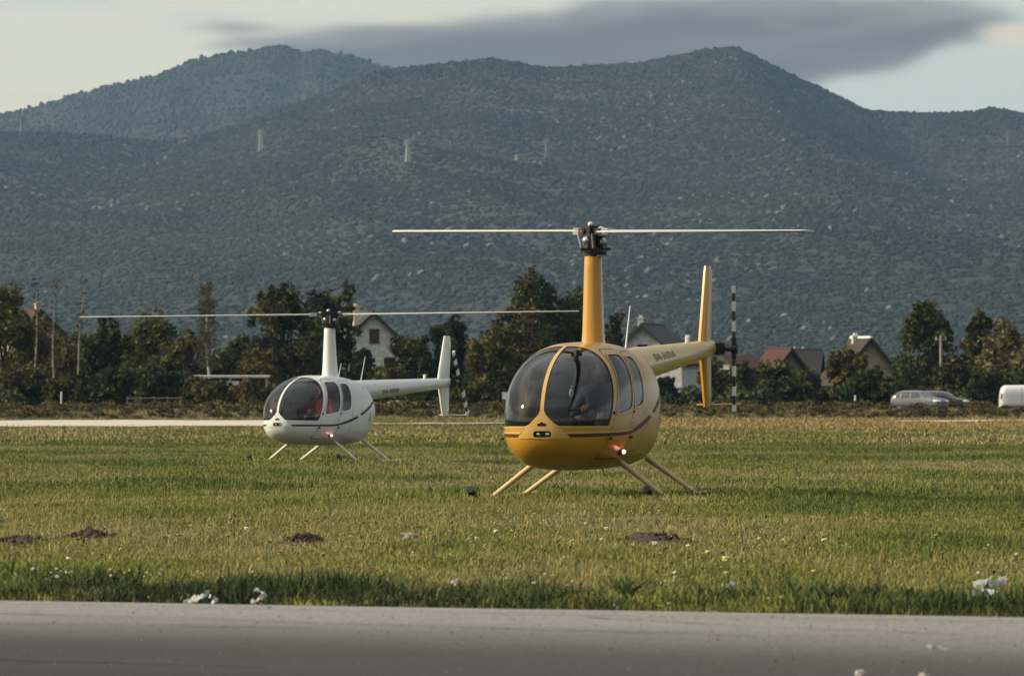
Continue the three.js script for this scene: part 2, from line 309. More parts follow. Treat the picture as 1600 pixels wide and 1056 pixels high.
{
  const white = new THREE.MeshStandardMaterial({ color: 0xffffff, roughness: 1 });
  const r = rng(5);
  for (let s = 0; s < 3; s++) scatter('hillside_wood', ['dark oak scrub covering the lower mountain slopes', 'grey green scrub mixed through the mountain slopes', 'brownish autumn scrub on the upper mountain slopes, also standing in for sunlit ridge patches'][s], lump(s + 1, 1, 0.5, 0.85), white, [100000, 76000, 34000][s], (d, c) => {
    const D = lerp(3900, 9080, Math.pow(r(), 0.8)), x = (r() * 2 - 1) * (D * 0.066 + 60), y = frontY(x, D);
    const dens = fbm(x / 120 + s * 9, D / 300, 7.7, 3);
    if (dens < -0.12 && r() > 0.45) return false;
    if (s === 2 && r() > 0.12 + 0.35 * smooth(6500, 8700, D) + 0.9 * Math.exp(-(((x + 60) / 130) ** 2) - ((D - 8700) / 450) ** 2) + 0.6 * Math.exp(-(((x - 340) / 110) ** 2) - ((D - 7000) / 300) ** 2)) return false;  // brown scrub massed near the summit: sunlit patch put into the colour
    const w = lerp(0.9, 2.4, Math.pow(r(), 1.8)) * (D > 8700 ? 1.15 : 1);
    d.position.set(x, y + w * 0.2, -D); d.rotation.set(0, r() * 6.28, 0); d.scale.set(w, w * lerp(0.5, 0.95, r()) * (D > 8700 ? 1.5 : 1), w);
    const broad = 1.05 + 1.5 * fbm(x / 260, D / 700, 9.5, 3), k = lerp(0.8, 1.15, r()) * broad;
    if (s === 0) c.setRGB(0.012 * k, 0.018 * k, 0.012 * k); else if (s === 1) c.setRGB(0.017 * k, 0.023 * k, 0.015 * k); else c.setRGB(0.050 * k, 0.042 * k, 0.024 * k);
  });
  scatter('ridge_wood', 'scrub on the rounded farther mountain top', lump(5, 1, 0.5, 0.9), white, 52000, (d, c) => {
    const D = lerp(9100, 12060, r()), x = (r() * 2 - 1) * (D * 0.066 + 60), w = lerp(1.2, 3.0, Math.pow(r(), 1.8));
    if (fbm(x / 160, D / 300, 2.2, 3) < -0.12 && r() > 0.4) return false;
    d.position.set(x, backY(x, D) + w * 0.5, -D); d.rotation.set(0, r() * 6.28, 0); d.scale.set(w, w * lerp(0.8, 1.5, r()), w);
    const k = lerp(0.7, 1.3, r()); c.setRGB(0.038 * k, 0.042 * k, 0.028 * k);
  });
  const stone = new THREE.MeshStandardMaterial({ color: 0xffffff, roughness: 0.95 });
  scatter('rock_outcrop', 'pale limestone blocks showing through the mountain scrub', lump(9, 1, 0.7, 0.7), stone, 5200, (d, c) => {
    const D = lerp(4000, 9000, r()), x = (r() * 2 - 1) * (D * 0.066 + 40);
    if (fbm(x / 75 + 50, D / 200, 3.9, 3) < 0.17 - 0.22 * Math.exp(-(((x - 190) / 150) ** 2) - ((D - 8250) / 500) ** 2) - 0.15 * Math.exp(-(((x - 380) / 120) ** 2) - ((D - 7300) / 600) ** 2)) return false;
    const w = lerp(0.5, 1.5, Math.pow(r(), 2.0)); d.position.set(x, frontY(x, D) + w * 0.9, -D); d.rotation.set(r() * 0.4, 0.5 + r() * 1.2, r() * 0.5); d.scale.set(w * lerp(1, 3.2, r()), w * 0.8, w);
    const k = lerp(0.35, 0.85, r()); c.setRGB(0.22 * k, 0.22 * k, 0.21 * k);
  });
}
// power pylons on the slope
{
  const steel = mat(0.34, 0.35, 0.33, 0.7), steelDark = mat(0.16, 0.17, 0.17, 0.7);
  function pylon(px, pyTop, pyBot, D, label, m) {
    for (D = 4200; D < 8950; D += 10) { const q = at(px, pyBot, D); if (frontY(q.x, D) >= q.y) break; }
    const b = at(px, pyBot, D), H = (pyBot - pyTop) / F * D, t = thing('power_pylon', b, 0.35);
    const legs = [], braces = [], arms = [], wb = H * 0.09, wt = H * 0.05;
    const q = (sx, sz, k) => { const w = lerp(wb, wt, k); return V(sx * w, H * k * 0.97, sz * w); };
    for (const sx of [-1, 1]) for (const sz of [-1, 1]) legs.push(bar(V(sx * wb, -3, sz * wb), q(sx, sz, 1), 0.55, 0.45, 4));
    for (let k = 0; k < 7; k++) for (const sz of [-1, 1]) { braces.push(bar(q(-1, sz, k / 7), q(1, sz, (k + 1) / 7), 0.2, 0.2, 4), bar(q(1, sz, k / 7), q(-1, sz, (k + 1) / 7), 0.2, 0.2, 4)); }
    for (const [y, w] of [[0.97, 0.17], [0.86, 0.2]]) { arms.push(box(w * H * 2, 0.9, 0.9, 0, y * H, 0)); for (const s of [-1, 1]) arms.push(bar(V(s * w * H, y * H, 0), V(0, y * H + 0.08 * H, 0), 0.25, 0.25, 4), bar(V(s * w * H * 0.95, y * H, 0), V(s * w * H * 0.95, y * H - 2.2, 0), 0.2, 0.2, 4)); }
    mesh('leg_frame', merge(legs), m, t); mesh('bracing', merge(braces), m, t); mesh('crossarm', merge(arms), m, t);
    tag(t, label, 'pylon');
  }
  pylon(407, 203, 234, 7700, 'pale lattice power pylon on the slope at left, beside a clearing', steel);
  pylon(637, 219, 252, 7500, 'pale lattice power pylon on the slope, above the left rotor tip of the yellow helicopter', steel);
  pylon(855, 217, 248, 7600, 'faint grey lattice power pylon in the middle of the mountain slope', steelDark);
  pylon(1577, 205, 230, 7900, 'faint grey lattice power pylon near the right picture edge', steelDark);
  pylon(33, 184, 202, 9000, 'faint small lattice power pylon on the slope at the left picture edge', steelDark);
}
// ------------------------------------------------------------------ lofted skins that are cut into panels
// sec(x) gives { top, bot, w, yc, nt, nb } of the cross-section at x; the skin runs along xs and around
function loft(xs, sec, nv) {
  const P = [], n = xs.length;
  const pt = (i, j) => {
    const s = sec(xs[i]), a = (j / nv) * 2 * Math.PI, c = Math.cos(a), q = Math.sin(a), e = q >= 0 ? s.nt : s.nb;
    const z = s.w * Math.sign(c) * Math.pow(Math.abs(c), 2 / e) * (s.tumble ? 1 - s.tumble * Math.max(0, q) ** 2 : 1), y = s.yc + (q >= 0 ? s.top - s.yc : s.yc - s.bot) * Math.sign(q) * Math.pow(Math.abs(q), 2 / e);
    return [xs[i], y, z];
  };
  for (let i = 0; i < n; i++) { P[i] = []; for (let j = 0; j < nv; j++) P[i][j] = pt(i, j); }
  const N = P.map((row, i) => row.map((p, j) => {
    const a = P[Math.min(n - 1, i + 1)][j], b = P[Math.max(0, i - 1)][j], c = row[(j + 1) % nv], d = row[(j + nv - 1) % nv];
    const ux = a[0] - b[0], uy = a[1] - b[1], uz = a[2] - b[2], vx = c[0] - d[0], vy = c[1] - d[1], vz = c[2] - d[2];
    let x = vy * uz - vz * uy, y = vz * ux - vx * uz, z = vx * uy - vy * ux; const l = Math.hypot(x, y, z) || 1; x /= l; y /= l; z /= l;
    const s = sec(xs[i]); if (y * (p[1] - s.yc) + z * p[2] < 0) { x = -x; y = -y; z = -z; }
    return [x, y, z];
  }));
  const T = [];
  for (let i = 0; i < n - 1; i++) for (let j = 0; j < nv; j++) {
    const k = (j + 1) % nv, v = (a, b) => [...P[a][b], ...N[a][b]];
    const A = v(i, j), B = v(i + 1, j), C = v(i + 1, k), D = v(i, k); T.push([A, B, C], [A, C, D]);
  }
  return T;
}
function cut(T, f) {                                         // split triangles where f changes sign: [inside (f < 0), outside]
  const inn = [], out = [];
  const mid = (a, b, fa, fb) => { const t = fa / (fa - fb); return a.map((v, i) => v + (b[i] - v) * t); };
  for (const t of T) {
    const F3 = t.map((v) => f(v[0], v[1], v[2])), k = F3.map((v) => v < 0), c = k[0] + k[1] + k[2];
    if (c === 3) inn.push(t); else if (c === 0) out.push(t);
    else {
      const one = c === 1, i = k.findIndex((v) => v === one), j = (i + 1) % 3, l = (i + 2) % 3;
      const p = mid(t[i], t[j], F3[i], F3[j]), q = mid(t[i], t[l], F3[i], F3[l]);
      (one ? inn : out).push([t[i], p, q]); (one ? out : inn).push([p, t[j], t[l]], [p, t[l], q]);
    }
  }
  return [inn, out];
}
function skinGeo(T, lift = 0) {
  const pos = [], nrm = [], e1 = V(), e2 = V();
  for (const t of T) {
    const [a, b, c] = t; let o = [a, b, c];
    e1.set(b[0] - a[0], b[1] - a[1], b[2] - a[2]); e2.set(c[0] - a[0], c[1] - a[1], c[2] - a[2]); e1.cross(e2);
    if (e1.x * a[3] + e1.y * a[4] + e1.z * a[5] < 0) o = [a, c, b];
    for (const v of o) { pos.push(v[0] + v[3] * lift, v[1] + v[4] * lift, v[2] + v[5] * lift); nrm.push(v[3], v[4], v[5]); }
  }
  return soup(pos, nrm);
}
const smax = (a, b, k) => { const h = Math.max(k - Math.abs(a - b), 0) / k; return Math.max(a, b) + h * h * k * 0.25; };
// rounded box of half-planes: the largest of the distances, corners rounded by k
const region = (k, ...d) => d.reduce((a, b) => smax(a, b, k));

// ------------------------------------------------------------------ light helicopter: x towards the nose, y up, z to the pilot's side
function heliSection() {
  const X = [-1.55, -1.5, -1.4, -1.2, -0.9, -0.5, 0, 0.5, 0.95];
  const top = pchip(X, [1.06, 1.14, 1.23, 1.41, 1.605, 1.71, 1.755, 1.77, 1.765]), bot = pchip(X, [1.0, 0.86, 0.71, 0.56, 0.45, 0.385, 0.36, 0.355, 0.36]), w = pchip(X, [0.03, 0.20, 0.32, 0.44, 0.54, 0.61, 0.645, 0.65, 0.65]);
  return (x) => {
    if (x <= 0.95) { const t = top(x), b = bot(x); return { top: t, bot: b, w: w(x), yc: lerp(Math.min(1.0, lerp(b, t, 0.5)), 1.06, smooth(-0.2, -1.5, x)), nt: 2.5, nb: lerp(3.2, 2.2, smooth(-0.3, -1.4, x)) }; }
    const t = Math.min(1, (x - 0.95) / 1.45), s = (p) => Math.pow(Math.max(0, 1 - Math.pow(t, p)), 1 / p);
    const yc = 1.0 - 0.10 * t;
    return { top: yc + (1.765 - 1.0 + 0.0) * s(2.3), bot: yc - (yc - 0.36) * s(2.9), w: 0.65 * s(2.55), yc, nt: lerp(2.5, 2.2, t), nb: lerp(3.2, 2.7, t) };
  };
}
const stripeY = (x) => 0.765 + 0.46 * Math.pow(clamp((1.25 - x) / 2.15), 1.7);
const sillY = (x) => 0.855 + 0.02 * (x - 1.6);
function heliSkins() {
  const xs = []; for (let i = 0; i <= 66; i++) xs.push(lerp(-1.55, 0.95, i / 66)); for (let i = 1; i <= 70; i++) xs.push(0.95 + 1.45 * Math.sin((i / 70) * Math.PI / 2) * 0.99995);
  const T = loft(xs, heliSection(), 168), S = {};
  let rest = T, a;
  const doorF = (s) => (x, y, z) => region(0.12, x - 1.63 + 0.54 * (y - 0.9), 0.86 - x - 0.42 * (y - 1.05), sillY(1.6) - 0.36 - y, y - 1.695, 0.2 - s * z);
  const doorR = (s) => (x, y, z) => region(0.12, x - 0.83 + 0.42 * (y - 1.05), 0.24 - x - 0.36 * (y - 1.1), 0.56 - y, y - 1.665, 0.2 - s * z);
  const shield = (s) => (x, y, z) => region(0.045, 1.73 - 0.52 * (y - 0.9) - x, sillY(x) - y, (x > 1.9 ? 1.035 - 1.0 * s * z - y : -1), 0.020 - s * z);
  const winF = (s) => (x, y, z) => region(0.10, x - 1.55 + 0.54 * (y - 0.95), 0.925 - x - 0.42 * (y - 1.05), 0.985 + 0.10 * (1.5 - x) - y, y - 1.63, 0.2 - s * z);
  const winR = (s) => (x, y, z) => region(0.10, x - 0.80 + 0.42 * (y - 1.05), 0.385 - x - 0.36 * (y - 1.1), 1.045 + 0.10 * (0.8 - x) - y, y - 1.60, 0.2 - s * z);
  for (const s of [1, -1]) {
    const tag2 = s > 0 ? 'R' : 'L';
    for (const [k, f] of [['shield', shield(s)], ['winF', winF(s)], ['winR', winR(s)]]) {
      [a, rest] = cut(rest, f); S[k + tag2] = a;
      [a, rest] = cut(rest, (x, y, z) => f(x, y, z) - 0.020); S[k + 'Frame' + tag2] = a;
    }
  }
  // coaming of the landing lamps in the nose
  const tri = (x, y, z) => region(0.03, 1.9 - x, 0.735 - y, y - 1.03 + Math.max(0, Math.abs(z) - 0.012) * 1.0);
  const slot = (x, y, z) => region(0.03, 1.9 - x, Math.abs(z) - 0.10, Math.abs(y - 0.785) - 0.034), vent = (x, y, z) => region(0.02, 1.9 - x, Math.abs(z) - 0.055, Math.abs(y - 0.885) - 0.016);
  [a, rest] = cut(rest, slot); S.slot = a; [a, rest] = cut(rest, vent); S.vent = a;
  [a, rest] = cut(rest, tri); S.coaming = a;
  [a, rest] = cut(rest, (x, y, z) => Math.max(Math.abs(y - stripeY(x)) - 0.019 - 0.012 * smooth(1.3, 0, x), -1.02 - x)); S.stripe = a;
  [a, rest] = cut(rest, (x, y, z) => Math.max(Math.abs(y - stripeY(x) - 0.034) - 0.014, 0.9 - x)); S.rail = a;
  for (const s of [1, -1]) {
    const tag2 = s > 0 ? 'R' : 'L';
    for (const [k, f] of [['doorF', doorF(s)], ['doorR', doorR(s)]]) { [a, rest] = cut(rest, (x, y, z) => f(x, y, z) + 0.007); S[k + tag2] = a; [a, rest] = cut(rest, f); S.seam = (S.seam ?? []).concat(a); }
  }
  // rear cowl panels
  [a, rest] = cut(rest, (x, y, z) => Math.min(Math.abs(x + 0.12 - 0.16 * (y - 0.8)) - 0.004, Math.max(Math.abs(y - 0.62 - 0.05 * x) - 0.0035, x - 0.1))); S.seam = S.seam.concat(a);
  [a, rest] = cut(rest, (x, y, z) => 0.02 + x - 0.16 * (y - 0.8) + 0.1); S.cowl = a;
  S.body = rest;
  // dark lining inside, without the panes
  let inn = T; for (const s of [1, -1]) for (const f of [shield(s), winF(s), winR(s)]) inn = cut(inn, (x, y, z) => f(x, y, z) - 0.012)[1];
  S.lining = cut(inn, (x, y, z) => 0.2 - x)[0];
  return S;
}
const SK = heliSkins();
function bladeGeo(r0, r1, chord, thick, twist = 0) {       // an aerofoil along +x
  const prof = [[-0.25, 0], [-0.22, 0.3], [-0.12, 0.48], [0.05, 0.5], [0.3, 0.34], [0.75, 0], [0.3, -0.22], [0.0, -0.32], [-0.15, -0.3], [-0.23, -0.18]], P = [], idx = [], n = prof.length, m = 16;
  for (let i = 0; i <= m; i++) {
    const t = i / m, x = lerp(r0, r1, t), c = chord * (t > 0.985 ? 0.75 : 1) * (t < 0.06 ? lerp(0.55, 1, t / 0.06) : 1), th = twist * (1 - t), droop = 0;
    for (const [u, v] of prof) { const z = u * c, y = v * thick; P.push(x, droop + y * Math.cos(th) - z * Math.sin(th), y * Math.sin(th) + z * Math.cos(th)); }
  }
  for (let i = 0; i < m; i++) for (let j = 0; j < n; j++) { const a = i * n + j, b = i * n + (j + 1) % n; idx.push(a, b, a + n, b, b + n, a + n); }
  for (let j = 1; j < n - 1; j++) { idx.push(0, j + 1, j); idx.push(m * n, m * n + j, m * n + j + 1); }
  const g = new THREE.BufferGeometry(); g.setAttribute('position', new THREE.Float32BufferAttribute(P, 3)); g.setIndex(idx); const q = g.toNonIndexed(); q.computeVertexNormals(); return q;
}
function finGeo(y0, y1, x0, x1, c0, c1, thick) {           // swept fin, nose edge towards +x, thickness along z
  const prof = [[0, 0], [-0.05, 0.35], [-0.2, 0.5], [-0.5, 0.46], [-1, 0.08], [-1, -0.08], [-0.5, -0.46], [-0.2, -0.5], [-0.05, -0.35]], n = prof.length, m = 6, P = [], idx = [];
  for (let i = 0; i <= m; i++) { const t = i / m, round = i === m ? 0.82 : 1, y = lerp(y0, y1, t), c = lerp(c0, c1, t) * round, x = lerp(x0, x1, t); for (const [u, v] of prof) P.push(x + u * c, y, v * thick * lerp(1, 0.75, t) * round); }
  for (let i = 0; i < m; i++) for (let j = 0; j < n; j++) { const a = i * n + j, b = i * n + (j + 1) % n; idx.push(a, b, a + n, b, b + n, a + n); }
  for (let j = 1; j < n - 1; j++) { idx.push(0, j, j + 1); idx.push(m * n, m * n + j + 1, m * n + j); }
  const g = new THREE.BufferGeometry(); g.setAttribute('position', new THREE.Float32BufferAttribute(P, 3)); g.setIndex(idx); const q = g.toNonIndexed(); q.computeVertexNormals(); return q;
}
function mastGeo() {                                        // streamlined mast fairing
  const m = 10, n = 28, P = [], idx = [];
  for (let i = 0; i <= m; i++) {
    const t = i / m, y = lerp(1.66, 2.72, t), c = lerp(0.60, 0.36, Math.pow(t, 0.85)), w = lerp(0.118, 0.092, t) * (t < 0.12 ? 1 + 0.25 * (1 - t / 0.12) : 1), xo = lerp(0.19, 0.13, t);
    for (let j = 0; j < n; j++) { const a = (j / n) * 2 * Math.PI, u = Math.cos(a), v = Math.sin(a); P.push(u > 0 ? xo - 0.1 + u * 0.12 : xo - 0.1 + u * (c - 0.12), y, Math.sign(v) * Math.pow(Math.abs(v), u > 0 ? 0.8 : 0.75) * w * (u > 0 ? 1 : 1 - 0.6 * u * u)); }
  }
  for (let i = 0; i < m; i++) for (let j = 0; j < n; j++) { const a = i * n + j, b = i * n + (j + 1) % n; idx.push(a, a + n, b, b, a + n, b + n); }
  for (let j = 1; j < n - 1; j++) idx.push(m * n, m * n + j + 1, m * n + j);
  const g = new THREE.BufferGeometry(); g.setAttribute('position', new THREE.Float32BufferAttribute(P, 3)); g.setIndex(idx); g.computeVertexNormals(); return g;
}
function boomGeo() { const p = []; for (let i = 0; i <= 24; i++) { const t = i / 24; p.push(new THREE.Vector2(lerp(0.225, 0.098, t), t * 4.62)); } for (let k = 1; k <= 6; k++) { const a = k / 6 * Math.PI / 2; p.push(new THREE.Vector2(0.098 * Math.cos(a), 4.62 + 0.10 * Math.sin(a))); } const g = new THREE.LatheGeometry(p, 40); g.rotateZ(Math.PI / 2); g.rotateZ(-0.042); g.translate(-1.02, 1.445, 0); return g; }
const boomAt = (s) => V(-1.02 - s * Math.cos(0.042), 1.445 + s * Math.sin(0.042), 0), boomR = (s) => lerp(0.225, 0.098, s / 4.62);
function lettering(text, color) {
  const c = document.createElement('canvas'); c.width = 512; c.height = 128; const k = c.getContext('2d'); k.clearRect(0, 0, 512, 128); k.fillStyle = color; k.font = 'bold 118px sans-serif'; k.textAlign = 'center'; k.textBaseline = 'middle'; k.fillText(text, 256, 68, 500);
  const t = new THREE.CanvasTexture(c); t.colorSpace = THREE.SRGBColorSpace; return t;
}
function letterPatch(s0, s1, a0, a1, side) {                // a patch just off the boom's skin
  const P = [], uv = [], idx = [], m = 20, n = 10;
  for (let i = 0; i <= m; i++) for (let j = 0; j <= n; j++) {
    const s = lerp(s0, s1, i / m), a = lerp(a0, a1, j / n), c = boomAt(s), r = boomR(s) + 0.003; P.push(c.x, c.y + Math.sin(a) * r, side * Math.cos(a) * r); uv.push(side < 0 ? i / m : 1 - i / m, j / n);
  }
  for (let i = 0; i < m; i++) for (let j = 0; j < n; j++) { const a = i * (n + 1) + j; side < 0 ? idx.push(a, a + n + 1, a + 1, a + 1, a + n + 1, a + n + 2) : idx.push(a, a + 1, a + n + 1, a + 1, a + n + 2, a + n + 1); }
  const g = new THREE.BufferGeometry(); g.setAttribute('position', new THREE.Float32BufferAttribute(P, 3)); g.setAttribute('uv', new THREE.Float32BufferAttribute(uv, 2)); g.setIndex(idx); g.computeVertexNormals(); return g;
}
const black = mat(0.012, 0.012, 0.013, 0.5), darkTrim = mat(0.02, 0.02, 0.022, 0.7), liningMat = mat(0.012, 0.012, 0.013, 0.95), steelMat = mat(0.5, 0.5, 0.5, 0.35, { metalness: 0.8 }), chrome = mat(0.8, 0.8, 0.78, 0.12, { metalness: 1 });
const seatMat = mat(0.022, 0.022, 0.026, 0.85), glassMat = new THREE.MeshPhysicalMaterial({ color: new THREE.Color().setRGB(0.42, 0.45, 0.48), roughness: 0.02, transmission: 1, thickness: 0, ior: 1.55 });
const bladeMat = mat(0.52, 0.52, 0.50, 0.5), whiteBand = mat(0.75, 0.75, 0.72, 0.5);
const lampMat = (r, g, b, k) => new THREE.MeshStandardMaterial({ color: 0x220000, emissive: new THREE.Color(r, g, b), emissiveIntensity: k });
function helicopter({ name, pos, yaw, pitch, roll, paint, trim, stripe, legs, rotorAngle, rotorTilt, tailAngle, letters, letterColor, letterSpan, label, strap, lamp, boomLitPaint }) {
  const h = thing(name, pos); h.rotation.set(roll, -(Math.PI / 2 + yaw), pitch, 'YZX'); tag(h, label, 'helicopter');
  mesh('fuselage', skinGeo(SK.body), paint, h); mesh('engine_cowl', skinGeo(SK.cowl), paint, h); mesh('panel_seam', skinGeo(SK.seam, -0.003), darkTrim, h);
  mesh('cabin_lining', skinGeo(SK.lining, -0.022), liningMat, h); mesh('trim_stripe', skinGeo(SK.stripe, 0.001), stripe, h); mesh('nose_rail', skinGeo(SK.rail, 0.012), trim, h);
  const co = mesh('lamp_coaming', skinGeo(SK.coaming, 0.008), trim, h); mesh('lamp_recess', skinGeo(SK.slot, -0.02), black, co); mesh('air_inlet', skinGeo(SK.vent, -0.02), black, co);
  for (const z of [-0.05, 0.05]) mesh('landing_lamp', ball(0.030, 2.365, 0.783, z, 0.4, 1, 1), chrome, co);
  for (const k of ['R', 'L']) {
    const s = k === 'R' ? 1 : -1;
    const ws = mesh('windshield', skinGeo(SK['shield' + k], -0.004), glassMat, h); mesh('windshield_frame', skinGeo(SK['shieldFrame' + k], 0.007), trim, ws);
    for (const [d, w, hx] of [['doorF', 'winF', 0.9], ['doorR', 'winR', 0.31]]) {
      const door = mesh('door', skinGeo(SK[d + k]), paint, h);
      mesh('door_window', skinGeo(SK[w + k], -0.004), glassMat, door); mesh('window_frame', skinGeo(SK[w + 'Frame' + k], 0.006), trim, door);
      for (const hy of [0.72, 1.0]) mesh('door_hinge', box(0.07, 0.03, 0.02, d === 'doorF' ? 1.63 - 0.54 * (hy - 0.9) + 0.02 : 0.80 - 0.42 * (hy - 1.05), hy, s * (d === 'doorF' ? 0.612 : 0.643)), darkTrim, door);
      mesh('door_handle', bar(V(hx, hx > 0.5 ? 0.9 : 0.985, s * 0.648), V(hx + 0.09, hx > 0.5 ? 0.9 : 0.985, s * 0.65), 0.008), steelMat, door);
    }
  }
  for (const s of [1, -1]) { for (let i = 0; i < 5; i++) mesh('louvre', box(0.16, 0.014, 0.02, -0.62, 0.86 + i * 0.035, s * 0.585, s * -0.12), darkTrim, h); mesh('fuel_cap', (() => { const g = new THREE.CylinderGeometry(0.045, 0.045, 0.02, 16); g.rotateX(Math.PI / 2 - s * 0.5); g.translate(-0.55, 1.5, s * 0.475); return g; })(), steelMat, h); }
  // cabin fittings
  mesh('cabin_floor', box(1.3, 0.03, 0.9, 1.05, 0.55, 0), liningMat, h); mesh('bulkhead', box(0.04, 1.0, 1.0, 0.24, 1.06, 0), liningMat, h);
  mesh('instrument_console', merge([box(0.22, 0.34, 0.46, 1.84, 0.78, 0, 0, 0, 0.15), box(0.1, 0.2, 0.3, 1.8, 0.98, 0, 0, 0, 0.3)]), black, h);
  for (const [sx, sz] of [[0.98, 0.3], [0.98, -0.3], [0.42, 0.3], [0.42, -0.3]]) {
    const seat = mesh('seat', merge([box(0.46, 0.22, 0.48, sx, 0.66, sz), box(0.44, 0.06, 0.46, sx, 0.79, sz)]), seatMat, h);
    mesh('backrest', merge([box(0.11, 0.56, 0.46, sx - 0.26, 1.07, sz, 0, 0, 0.14), box(0.09, 0.14, 0.26, sx - 0.33, 1.42, sz, 0, 0, 0.14)]), seatMat, seat);
  }
  mesh('cyclic_stick', merge([bar(V(1.42, 0.53, 0), V(1.38, 1.02, 0), 0.016), bar(V(1.38, 1.02, 0.02), V(1.30, 1.06, 0.33), 0.012), bar(V(1.30, 1.06, 0.33), V(1.30, 0.94, 0.335), 0.017), bar(V(1.38, 1.02, -0.02), V(1.30, 1.06, -0.33), 0.012), bar(V(1.30, 1.06, -0.33), V(1.30, 0.94, -0.335), 0.017)]), black, h);
  if (strap) { const c = mesh('headset_cord', merge([bar(V(1.60, 1.69, -0.2), V(1.6, 1.45, -0.2), 0.03, 0.024), bar(V(1.6, 1.45, -0.2), V(1.62, 1.29, -0.16), 0.022, 0.012)]), black, h); mesh('headset', merge([ball(0.035, 1.63, 1.22, -0.14, 1, 1.5, 0.7), ball(0.014, 1.63, 1.29, -0.15)]), whiteBand, c); }
  // mast, rotor head and blades
  mesh('mast_fairing', mastGeo(), paint, h);
  const head = mesh('rotor_head', merge([bar(V(0, 2.70, 0), V(0, 3.0, 0), 0.035, 0.035, 12), bar(V(0, 2.735, 0), V(0, 2.775, 0), 0.15, 0.15, 18), bar(V(0, 2.785, 0), V(0, 2.81, 0), 0.13, 0.13, 18), bar(V(0, 2.98, 0), V(0, 3.06, 0), 0.06, 0.045, 12), box(0.16, 0.1, 0.1, 0, 3.0, 0)]), black, h);
  const rot = (g) => { g.rotateZ(rotorTilt); g.rotateY(rotorAngle); g.translate(0, 3.0, 0); return g; };
  mesh('teeter_hub', rot(merge([box(0.52, 0.07, 0.11), box(0.2, 0.12, 0.2), bar(V(-0.02, 0, -0.13), V(-0.02, 0, 0.13), 0.035)])), black, head);
  for (let i = 0; i < 4; i++) { const a = rotorAngle + 0.6 + i * 1.57; mesh('pitch_link', bar(V(0.13 * Math.cos(a), 2.78, 0.13 * Math.sin(a)), V(0.17 * Math.cos(a + 0.1), 2.97, 0.17 * Math.sin(a + 0.1)), 0.013, 0.013, 6), steelMat, head); }
  mesh('head_weight', merge([ball(0.05, 0.07, 2.9, 0.06), ball(0.045, -0.06, 2.86, 0.09), ball(0.05, 0.02, 2.88, -0.11), ball(0.036, 0.0, 3.075, 0.03)]), steelMat, head); mesh('swashplate', merge([box(0.34, 0.03, 0.34, 0, 2.80, 0, 0.4), box(0.08, 0.2, 0.22, 0, 2.88, 0, 0.9), box(0.2, 0.16, 0.07, 0.02, 2.9, 0, 0.2)]), black, head);
  for (const s of [0, Math.PI]) { const g = bladeGeo(0.24, 5.03, 0.255, 0.034, 0.10); g.rotateX(-0.035); if (s) g.rotateY(Math.PI); const b = mesh('main_rotor_blade', rot(g), bladeMat, h); const gr = merge([box(0.24, 0.075, 0.085, 0.30), ball(0.058, 0.2, 0, 0)]); if (s) gr.rotateY(Math.PI); mesh('blade_grip', rot(gr), steelMat, b); }
  // tail
  const boom = mesh('tail_boom', boomGeo(), boomLitPaint ?? paint, h), bp = boomAt(3.5);
  if (letters) mesh('registration_lettering', letterPatch(...letterSpan, -1), new THREE.MeshStandardMaterial({ map: lettering(letters, letterColor), alphaTest: 0.5, roughness: 0.5 }), boom);
  mesh('beacon', merge([bar(V(bp.x, bp.y + 0.1, 0), V(bp.x, bp.y + 0.18, 0), 0.03, 0.03, 12), ball(0.03, bp.x, bp.y + 0.185, 0), box(0.07, 0.025, 0.05, bp.x - 0.01, bp.y + 0.2, 0)]), whiteBand, boom);
  const tp = boomAt(4.42);
  mesh('upper_fin', finGeo(tp.y - 0.02, tp.y + 0.98, tp.x + 0.30, tp.x - 0.05, 0.56, 0.32, 0.10), paint, h);
  mesh('lower_fin', finGeo(tp.y + 0.02, tp.y - 0.68, tp.x + 0.26, tp.x + 0.05, 0.52, 0.30, 0.10), paint, h);
  mesh('tailplane', (() => { const g = finGeo(0.05, 0.86, 0.16, 0.12, 0.36, 0.3, 0.035); g.rotateX(Math.PI / 2); g.translate(tp.x, tp.y + 0.02, 0); return g; })(), paint, h);
  const lf = V(tp.x - 0.12, tp.y - 0.66, 0); mesh('tail_guard', merge([bar(lf, V(tp.x - 0.62, lf.y + 0.0, -0.27), 0.013), bar(lf, V(tp.x - 0.1, lf.y + 0.0, 0.14), 0.013)]), trim, h);
  const tc = V(tp.x - 0.20, tp.y + 0.0, -0.30);
  const tr = mesh('tail_rotor_hub', merge([bar(V(tc.x, tc.y, -0.06), V(tc.x, tc.y, -0.33), 0.028), bar(V(tc.x, tc.y, -0.27), V(tc.x, tc.y, -0.34), 0.055), box(0.05, 0.26, 0.05, tc.x, tc.y, -0.30), box(0.09, 0.14, 0.14, tc.x + 0.02, tc.y, -0.12)]), black, h);
  for (const s of [0, 1]) {
    const place = (g) => { g.rotateZ(s ? -Math.PI / 2 : Math.PI / 2); g.rotateZ(tailAngle); g.translate(tc.x, tc.y, tc.z); return g; };
    const g = bladeGeo(0.1, 0.74, 0.13, 0.045); g.rotateX(Math.PI / 2); const b = mesh('tail_rotor_blade', place(g), black, h);
    for (const [r0, r1] of [[0.20, 0.33], [0.44, 0.56], [0.655, 0.742]]) { const q = bladeGeo(r0, r1, 0.138, 0.053); q.rotateX(Math.PI / 2); mesh('blade_band', place(q), whiteBand, b); }
  }
  // antennas, lamps
  for (const [a, b] of [[boomAt(0.35), V(-1.62, 2.16, -0.02)], [V(-0.62, 1.66, 0.12), V(-0.82, 2.02, 0.14)]]) mesh('antenna', bar(a, b, 0.013, 0.006, 6), whiteBand, h);
